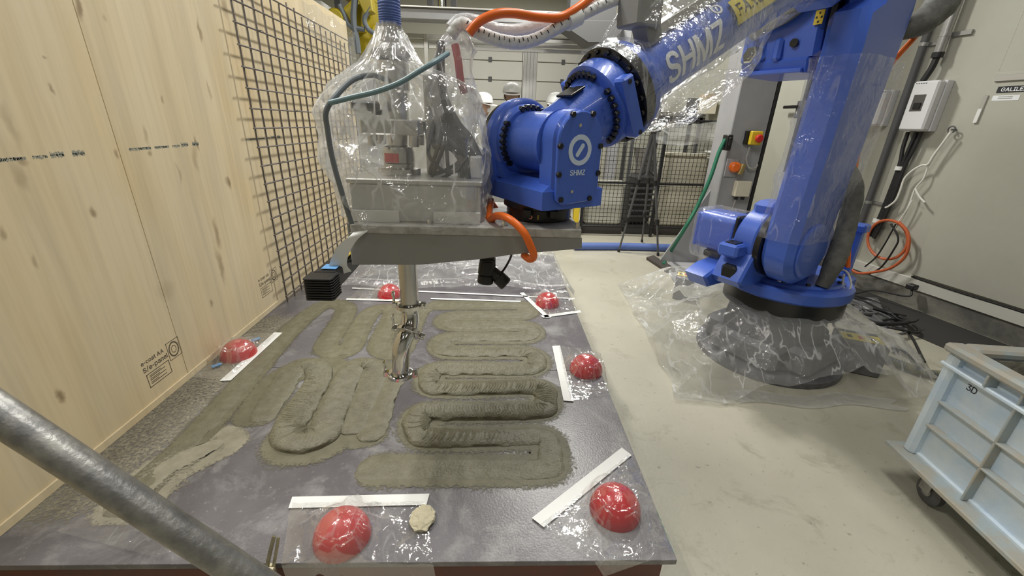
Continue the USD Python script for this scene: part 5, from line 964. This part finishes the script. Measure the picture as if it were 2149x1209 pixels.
for (x0, x1, y, z1, m, lab) in ((1232, 1312, 5.15, .62, 'wall_far', 'pale low box behind the left half of the fence'), (1392, 1476, 5.15, .98, 'cream', 'cream wrapped stack behind the right half of the fence'), (1482, 1500, 5.15, 1.02, 'white', 'white narrow drum behind the right end of the fence')):
    a, b = ony(x0, 400, y)[0], ony(x1, 400, y)[0]; t = thing('stored_box', lab, 'box', ((a + b) / 2, y + .2, 0)); part(t, 'pallet', bx(a - .02, b + .02, y, y + .22, 0, .12), 'dark_wood'); part(t, 'body', bx(a, b, y, y + .22, .12, z1, .03), m); part(t, 'lid', bx(a - .01, b + .01, y - .01, y + .23, z1, z1 + .03, .01), m)
a, b = ony(1322, 400, 5.2)[0], ony(1376, 400, 5.2)[0]; t = thing('pump_unit', 'dark finned machine behind the tripod and the fence', 'machine', ((a + b) / 2, 5.35, 0)); part(t, 'base', bx(a, b, 5.18, 5.48, 0, .12), 'dark_machine'); part(t, 'housing', bx(a + .02, b - .02, 5.20, 5.46, .12, .75, .04), 'dark_machine')
for k in range(7): part(t, 'fin', bx(a, b, 5.17, 5.195, .22 + k * .07, .245 + k * .07, .004), 'grey_conduit')
part(t, 'hopper', lathe([(a + b) / 2, 5.33, .75], ZZ, [(.09, 0), (.09, .1), (.14, .3), (.15, .31)], 24), 'galvanised')
x = ony(1238, 370, 5.3)[0]; single('red_post', [bx(x - .03, x + .03, 5.3, 5.36, 0, 1.1), bx(x - .06, x + .06, 5.27, 5.39, 0, .02)], 'red', 'thin red post behind the left end of the fence', 'post')
# steel-topped bench behind the fence and boxes on it
bz = ony(1430, 236, 5.5)[2]; b0, b1 = ony(1330, 236, 5.5)[0], 2.60
t = thing('steel_bench', 'long steel-topped bench standing behind the safety fence', 'bench', ((b0 + b1) / 2, 5.75, 0)); part(t, 'top', bx(b0, b1, 5.52, 5.90, bz - .05, bz, .012), 'polished_steel'); part(t, 'apron', bx(b0, b1, 5.54, 5.57, bz - .12, bz - .05), 'dark_machine')
for x in (b0 + .05, (b0 + b1) / 2, b1 - .05):
    for y in (5.56, 5.86): part(t, 'leg', bx(x - .02, x + .02, y - .02, y + .02, 0, bz - .05), 'grey_conduit')
def bbox(name, x0, x1, r0, m, lab, catg, y=5.7, dz=0, d=.25):
    a, b = ony(x0, 225, y)[0], ony(x1, 225, y)[0]; z1 = ony((x0 + x1) / 2, r0, y)[2]; t = thing(name, lab, catg, ((a + b) / 2, y + d / 2, bz + dz)); part(t, 'body', bx(a, b, y, y + d, bz + dz, z1, .004), m); part(t, 'flap', bx(a + .01, (a + b) / 2 - .002, y + .005, y + d - .005, z1, z1 + .004, .001), m); part(t, 'flap', bx((a + b) / 2 + .002, b - .01, y + .005, y + d - .005, z1, z1 + .004, .001), m); return z1
zc = bbox('cardboard_box', 1470, 1504, 207, 'cream', 'pale carton on the steel bench', 'box'); bbox('cardboard_box', 1478, 1497, 197, 'cardboard', 'small brown carton on top of the pale one', 'box', dz=zc + .004 - bz, d=.2)
p = ony(1455, 230, 5.72); t = thing('monitor', 'small dark monitor standing on the steel bench', 'monitor', [p[0], 5.74, bz]); part(t, 'screen', bx(p[0] - .09, p[0] + .06, 5.72, 5.75, bz + .04, bz + .18), 'dark_machine'); part(t, 'stand', bx(p[0] - .05, p[0] + .03, 5.70, 5.80, bz, bz + .04), 'dark_machine')
p = ony(1390, 225, 5.7); single('paper_roll', lathe([p[0], 5.75, bz], ZZ, [(.05, 0), (.05, .1), (.02, .1)], 20), 'white', 'white paper roll at the left end of the steel bench', 'roll')
# tripod
ap = ony(1372, 268, 4.25); t = thing('tripod', 'dark slender camera tripod standing in front of the safety fence', 'tripod', ap * [1, 1, 0])
feet = [onz(1298, 529, 0), onz(1347, 508, 0), onz(1381, 537, 0)]
part(t, 'centre_column', cyl(ap - ZZ * .45, ony(1393, 186, 4.25), .014), 'grey_conduit'); part(t, 'collar', obox(ap, [.065, .05, .035], I3, .01), 'black_rubber'); part(t, 'pan_head', [obox(ony(1396, 190, 4.25), [.05, .03, .03], I3, .008), tube([ony(1396, 190, 4.22), ony(1403, 200, 4.2)], .012)], 'black_rubber')
for q in feet:
    d = q - ap; lg = part(t, 'leg', [cyl(ap + d * .02, ap + d * .42, .017), cyl(ap + d * .40, ap + d * .72, .013), cyl(ap + d * .70, ap + d * .985, .010)], 'grey_conduit')
    for k in (.40, .71): part(lg, 'clamp', cyl(ap + d * (k - .015), ap + d * (k + .025), .023), 'black_rubber')
    part(lg, 'foot', cyl(ap + d * .975, ap + d * 1.0 + ZZ * .0, .014), 'black_rubber'); part(t, 'brace', cyl(ap - ZZ * .40, ap + d * .36, .007), 'black_rubber')
# floor pieces in the middle distance
a, b = onz(1205, 517, .04), onz(1425, 521, .04); single('blue_pipe', tube([a, (a + b) / 2 + [0, .03, 0], b], .042, 16), 'blue_hose', 'blue pipe lying on the floor at the foot of the fence', 'pipe')
single('black_plank', extr([onz(*q, 0)[:2] for q in ((1356, 545), (1371, 541), (1412, 566), (1400, 574))][::-1], [0, 0, 0], [1, 0, 0], [0, 1, 0], .03, .003), 'dark_wood', 'short black plank on the floor beside the column base', 'plank')
single('green_hose', tube([ony(1522, 292, YB - .05), ony(1508, 322, YB - .06), ony(1490, 375, YB - .09), ony(1464, 432, YB - .1), ony(1432, 488, YB - .12), onz(1400, 540, .03), onz(1392, 556, .025)], .017, 10), 'green_hose', 'dark green hose leaning from the grey column to the floor', 'hose')
p = ony(1521, 300, YB); single('hose_holder', [bx(p[0] - .03, p[0] + .02, YB - .09, YB, p[2] - .06, p[2] + .07, .006), bx(p[0] - .02, p[0] + .01, YB - .11, YB - .09, p[2] - .02, p[2] + .05, .004)], 'black_rubber', 'black holder for the green hose on the grey column', 'holder')
p = onz(1492, 568, 0) + np.array([-.02, -.28, 0]); single('white_stand', [obox(p + [0, .1, .01], [.16, .1, .01], I3), obox(p + [-.1, .1, .2], [.012, .012, .2], nrm([1, 0, 0])[None] * 0 + I3), obox(p + [.1, .1, .2], [.012, .012, .2])], 'white', 'white angle stand on the floor behind the shoulder motor', 'stand')

# glazed partition of aluminium profile, beam, hood
PY = 5.95
z0, z1 = ony(840, 80, PY)[2], ony(1200, 95, PY)[2]; t = thing('aluminium_frame', 'silver aluminium profile frame crossing behind the print head', 'frame', (.3, PY, 0))
xm0, xm1 = ony(1098, 150, PY)[0], ony(1126, 150, PY)[0]; xl_, xr_ = ony(728, 80, PY)[0], ony(1400, 95, PY)[0]
for k in range(3): part(t, 'rail', bx(xl_, xr_, PY - .02, PY + .02, z1 - .10 + k * .055, z1 - .055 + k * .055, .004), 'aluminium')
for k in range(4): x = xm0 + (xm1 - xm0) * (k + .5) / 4; part(t, 'mullion', bx(x - .022, x + .022, PY - .03, PY + .02, 0, z1 - .10, .004), 'aluminium')
for x in (xl_, xr_): part(t, 'end_post', bx(x - .03, x + .03, PY - .03, PY + .03, 0, z1 + .07, .004), 'aluminium')
part(t, 'stub_post', bx(ony(891, 100, PY)[0], ony(900, 100, PY)[0], PY - .06, PY - .03, 0, z1 + .05, .003), 'aluminium')
z0, z1 = ony(1050, 47, 5.4)[2], ony(1050, 24, 5.4)[2]; bx0, bx1_ = ony(745, 35, 5.4)[0], ony(1335, 35, 5.4)[0]
t = thing('gantry_beam', 'long grey steel gantry beam high behind the print head', 'beam', ((bx0 + bx1_) / 2, 5.5, 0)); part(t, 'beam', bx(bx0, bx1_, 5.4, 5.6, z0, z1, .006), 'cabinet_grey'); part(t, 'top_flange', bx(bx0, bx1_, 5.36, 5.64, z1, z1 + .015, .002), 'aluminium')
for x in (bx0 + .06, bx1_ - .08): part(t, 'post', bx(x - .06, x + .06, 5.42, 5.58, 0, z0, .006), 'cabinet_grey')
x = ony(928, 10, 5.5)[0]; t = thing('lift_unit', 'dark steel guide unit standing on top of the gantry beam', 'guide unit', (x, 5.5, z1 + .015)); part(t, 'frame', [bx(x - .16, x - .10, 5.45, 5.55, z1 + .015, z1 + .8), bx(x + .1, x + .16, 5.45, 5.55, z1 + .015, z1 + .8)], 'dark_machine'); part(t, 'rod', cyl([x, 5.5, z1 + .015], [x, 5.5, z1 + .8], .05), 'polished_steel')
hq = [ony(*q, 5.2)[[0, 2]] for q in ((1165, 45), (1320, 45), (1285, 92), (1232, 92))]; t = thing('extract_hood', 'dark tapering extract hood hanging behind the forearm', 'hood', (hq[0][0], 5.4, hq[2][1])); part(t, 'cowl', extr(hq[::-1], [0, 5.5, 0], [1, 0, 0], ZZ, .35, .01), 'hood'); part(t, 'stack', bx(hq[0][0] + .15, hq[1][0] - .15, 5.2, 5.45, hq[0][1], 3.99), 'hood')
p = ony(1185, 80, PY); zd = ony(1200, 95, PY)[2] + .055 + .075; single('duct', cyl([p[0] - .45, PY, zd], [p[0] + .42, PY, zd], .075, n=28), 'duct', 'shiny steel duct pipe lying above the aluminium frame', 'duct')
# sectional door in the far wall
DY = 9.55
for a, b, lab in ((960, 1096, 'left white sectional door in the far wall'), (1127, 1233, 'right white sectional door in the far wall')):
    x0, x1 = ony(a, 150, DY)[0], ony(b, 150, DY)[0]; rows = sorted(ony(1040, r, DY)[2] for r in (86, 127, 168, 209, 250, 291, 332, 373)); t = thing('sectional_door', lab, 'door', ((x0 + x1) / 2, DY, 0))
    for i, (zl_, zh_) in enumerate(zip([.02] + rows, rows)):
        pnl = part(t, 'panel', bx(x0, x1, DY, DY + .04, zl_ + .008, zh_ - .008, .006), 'shutter')
        if i > 2: part(pnl, 'hinge', bx((x0 + x1) / 2 - .03, (x0 + x1) / 2 + .04, DY - .02, DY, zl_ - .03, zl_ + .06, .004), 'grey_conduit')
    part(t, 'jamb', bx(x1 + .005, x1 + .06, DY - .04, DY + .04, 0, rows[-1] + .2), 'aluminium')
x0, x1 = ony(1235, 140, 8.4)[0], ony(1256, 140, 8.4)[0]; struct('trim_2', bx(x0, x1, 8.4, 8.7, 0, 4), 'curb', 'dark grey wall pier')
x0 = ony(1257, 140, 8.5)[0]; struct('wall_partition', bx(x0, ony(1530, 140, 8.5)[0], 8.5, 8.6, 0, 4, 0), 'wall_far', 'cream partition wall')
x0 = ony(1515, 140, 7.8)[0]
for k in range(2): single('conduit', cyl([x0 + .09 * k, 8.4, .02], [x0 + .09 * k, 8.4, 3.9], .025), 'cabinet_grey', f'grey vertical conduit by the column, {("left", "right")[k]} of two', 'conduit')
# low cabinets behind the print head
a, b = ony(940, 330, 5.05)[0], ony(1208, 330, 5.05)[0]; t = thing('control_cabinet', 'low grey control cabinet behind the robot wrist in front of the workers', 'cabinet', ((a + b) / 2, 5.4, 0)); part(t, 'plinth', bx(a, b, 5.07, 5.33, 0, .08), 'dark_machine'); part(t, 'body', bx(a, b, 5.05, 5.35, .08, .98, .006), 'cabinet_grey')
for k in range(3): w_ = (b - a) / 3; d_ = part(t, 'door', bx(a + w_ * k + .01, a + w_ * (k + 1) - .01, 5.038, 5.05, .12, .94, .003), 'grey_panel'); part(d_, 'handle', bx(a + w_ * (k + 1) - .06, a + w_ * (k + 1) - .04, 5.02, 5.038, .5, .62), 'black_rubber')
# yellow robot and pale cabinet at upper left
YY = 4.75
def yo(q, y0, y1, ch=.012): return extr([ony(*p, YY)[[0, 2]] for p in q][::-1], [0, y1, 0], [1, 0, 0], ZZ, y1 - y0, ch)
p = ony(745, 60, YY); t = thing('yellow_robot', 'dirty yellow industrial robot partly hidden behind the mesh at upper left', 'robot', (p[0], YY + .15, ony(745, 128, YY)[2]))
part(t, 'upper_casting', yo([(686, 62), (688, 22), (716, 18), (742, -8), (778, -4), (780, 40), (765, 66), (742, 68)], YY, YY + .34, .03), 'robot_yellow')
part(t, 'link_arm', yo([(742, 60), (784, 48), (782, 92), (770, 128), (756, 128), (748, 100)], YY + .05, YY + .25, .02), 'robot_yellow')
part(t, 'motor', lathe(ony(712, 44, YY) - [0, .0, 0], [0, -1, 0], [(.09, 0), (.09, .1), (.07, .13)], 24), 'robot_yellow'); part(t, 'bracket', yo([(758, 5), (785, -10), (790, 30), (772, 36)], YY - .12, YY, .01), 'robot_yellow')
part(t, 'column', bx(p[0] - .12, p[0] + .16, YY + .05, YY + .35, ony(745, -4, YY)[2], 3.9, .03), 'robot_yellow'); part(t, 'base', [lathe([p[0], YY + .2, 3.8], ZZ, [(.26, 0), (.30, .1), (.34, .14), (.34, .2)], 36)], 'robot_yellow')
for k, q in enumerate((((745, -5), (742, 40), (748, 80), (752, 112)), ((712, 10), (722, 30), (735, 55), (765, 62)), ((778, 15), (765, 40), (772, 60), (785, 70)))):
    part(t, 'hose', tube([ony(a, b, YY - .1) for a, b in q], .03 if k == 0 else .022), 'grey_hose', 'dusty grey hose')
a, b = ony(640, 20, 5.3)[0], ony(676, 20, 5.3)[0]; t = thing('tall_cabinet', 'tall pale cabinet behind the top of the bar mesh', 'cabinet', ((a + b) / 2, 5.4, 0)); part(t, 'body', bx(a, b, 5.3, 5.8, .05, ony(660, 0, 5.3)[2], .006), 'white'); part(t, 'door', bx(a + .02, b - .02, 5.288, 5.3, .1, ony(660, 4, 5.3)[2], .003), 'box_white')
a = ony(684, 20, 5.5)[0]; single('grey_post', [bx(a + .06, a + .13, 5.62, 5.70, 0, 3.9), bx(a + .03, a + .16, 5.58, 5.74, 0, .02)], 'dark_machine', 'dark steel post beside the yellow robot', 'post')

# ---------------------------------------------------------------- workers in white helmets
def person(x, y, H, yaw, label, mask=False, vest='uniform'):
    s = H / 1.72; t = thing('person', label, 'person', (x, y, 0)); cr_, sr_ = math.cos(yaw), math.sin(yaw); Rm = np.array([[cr_, sr_, 0], [-sr_, cr_, 0], [0, 0, 1]])   # rows: forward? x' right, y' forward
    def W(p): p = np.asarray(p, float) * s; return np.array([x, y, 0]) + p @ Rm
    def body(js, bones, name, m, ref=.025):
        tot = None
        for a, b in bones:
            pts = np.vstack([np.array(trimesh.creation.icosphere(2, 1).vertices) * js[k][1] + js[k][0] for k in (a, b)]); hm = hull(pts); tot = hm if tot is None else tot + hm
        v, f = vf(tot.refine_to_length(ref)); mm_ = trimesh.Trimesh(v, f, process=True); trimesh.smoothing.filter_taubin(mm_, iterations=12); return part(t, name, (W(mm_.vertices), np.array(mm_.faces)), m, smooth=60)
    J = {'head': ((0, .01, 1.60), .095), 'chin': ((0, .045, 1.53), .06), 'neck': ((0, -.01, 1.47), .055), 'chest': ((0, 0, 1.30), .13), 'sl': ((-.17, 0, 1.38), .065), 'sr': ((.17, 0, 1.38), .065), 'waist': ((0, 0, 1.05), .125), 'hipl': ((-.09, 0, .92), .095), 'hipr': ((.09, 0, .92), .095),
         'kl': ((-.10, .02, .50), .065), 'kr': ((.10, .02, .50), .065), 'al': ((-.10, -.01, .10), .045), 'ar': ((.10, -.01, .10), .045), 'tl': ((-.11, .14, .04), .038), 'tr': ((.11, .14, .04), .038),
         'el': ((-.24, .01, 1.10), .048), 'er': ((.24, .01, 1.10), .048), 'wl': ((-.20, .16, .98), .035), 'wr': ((.20, .16, .98), .035), 'hl': ((-.17, .22, .95), .032), 'hr': ((.17, .22, .95), .032), 'nose': ((0, .11, 1.575), .018)}
    body(J, [('head', 'chin'), ('chin', 'neck'), ('head', 'neck'), ('neck', 'chest'), ('chest', 'waist'), ('sl', 'chest'), ('sr', 'chest'), ('sl', 'waist'), ('sr', 'waist'), ('waist', 'hipl'), ('waist', 'hipr'), ('hipl', 'kl'), ('hipr', 'kr'), ('kl', 'al'), ('kr', 'ar'), ('al', 'tl'), ('ar', 'tr'), ('sl', 'el'), ('sr', 'er'), ('el', 'wl'), ('er', 'wr'), ('wl', 'hl'), ('wr', 'hr'), ('nose', 'head')], 'body', 'skin')
    J2_ = {k: (v[0], v[1] + .012) for k, v in J.items()}; J2_['collar'] = ((0, -.005, 1.44), .072)
    body(J2_, [('collar', 'chest'), ('chest', 'waist'), ('sl', 'chest'), ('sr', 'chest'), ('sl', 'waist'), ('sr', 'waist'), ('sl', 'el'), ('sr', 'er'), ('el', 'wl'), ('er', 'wr'), ('sl', 'collar'), ('sr', 'collar')], 'jacket', vest)
    body(J2_, [('waist', 'hipl'), ('waist', 'hipr'), ('hipl', 'kl'), ('hipr', 'kr'), ('kl', 'al'), ('kr', 'ar')], 'trousers', vest)
    up_ = np.array([0, .10, .995]); v, f = lathe([0, .0, 1.625], [0, 0, 1], [(.128, 0), (.130, .02), (.122, .065), (.098, .105), (.06, .128), (.02, .136)], 28); v[:, 1] = v[:, 1] * 1.12 + .005; hm_ = part(t, 'helmet', (W(v), f), 'helmet')
    br_ = extr(sg.Polygon([(.125 * math.cos(a), .125 * math.sin(a) + .05) for a in np.linspace(.25, 2.9, 16)] + [(-.11, .03), (.11, .03)]), [0, .05, 1.622], [1, 0, 0], [0, 1, -.22], .006); part(hm_, 'brim', (W(br_[0]), br_[1]), 'helmet'); part(hm_, 'chin_strap', tube([W((-.10, .01, 1.62)), W((-.085, .03, 1.55)), W((0, .06, 1.475)), W((.085, .03, 1.55)), W((.10, .01, 1.62))], .006), 'ink')
    for k in (-1, 1):
        part(t, 'eye', (W(np.array(trimesh.creation.icosphere(2, .011).vertices) + [k * .034, .094, 1.60]), np.array(trimesh.creation.icosphere(2, .011).faces)), 'ink'); part(t, 'ear', obox(W((k * .098, -.005, 1.58)), np.array([.012, .018, .03]) * s, Rm, .008), 'skin')
    part(t, 'hair', hull([W(np.array([a_, b_, c_])) for a_ in (-.09, .09) for b_ in (-.10, .0) for c_ in (1.56, 1.635)]), 'hair')
    if mask: mk = hull([W(q) for q in ((-.07, .05, 1.58), (.07, .05, 1.58), (0, .135, 1.575), (0, .12, 1.51), (-.05, .06, 1.5), (.05, .06, 1.5))]); part(t, 'mask', mk, 'white')
    else: part(t, 'mouth', obox(W((0, .102, 1.535)), np.array([.022, .004, .004]) * s, Rm, .002), 'faded_red')
    for k in (-1, 1):
        h0 = np.array([k * .17, .22, .95])
        for j in range(4): q = h0 + [(j - 1.5) * .017, .02, -.02]; part(t, 'finger', tube([W(q), W(q + [0, .03, -.02]), W(q + [0, .035, -.055])], .008 * s, 6, 3), 'skin')
        part(t, 'thumb', tube([W(h0 + [-k * .03, .0, 0]), W(h0 + [-k * .045, .03, -.01])], .009 * s, 6, 3), 'skin')
    for k in (-1, 1): part(t, 'shoe', obox(W((k * .11, .07, .03)), np.array([.045, .13, .03]) * s, Rm, .015), 'ink')
    return t
PYS = 5.75
def hz_(px, py): p = ony(px, py, PYS); return p[0], p[2]
x, z = hz_(1013, 192); p1 = person(x, PYS, (z - .005) / 1.761 * 1.72, math.radians(-125), 'person in white work uniform, mask and helmet turned to the right', True)
part(p1, 'radio', obox([x + .06, PYS - .16, z - .50], [.025, .02, .05], I3, .006), 'black_rubber')
PYS = 6.4; x, z = hz_(1075, 172); p2 = person(x, PYS, z / 1.761 * 1.72, math.radians(180), 'person in helmet facing the camera behind the blue wrist disc', False, 'navy')
PYS = 5.7; x, z = hz_(1167, 193); p3 = person(x, PYS, z / 1.761 * 1.72, math.radians(180), 'person in helmet mostly hidden behind the robot wrist', False, 'uniform')

single('white_rope', tube([ony(1772, 575, 2.05), ony(1768, 598, 2.02), ony(1778, 611, 2.0), ony(1786, 600, 2.0), ony(1783, 582, 2.02), ony(1776, 570, 2.04), ony(1764, 565, 2.06)], .005), 'white_cable', 'short loop of white rope in front of the orange coil, low on the robot', 'rope')
single('table_tape', bx(TX1 - .001, TX1 + .001, .76, .90, TZ - .014, TZ - .002, 0), 'green_tape', 'bright green tape on the right side edge of the table near the front corner', 'tape')
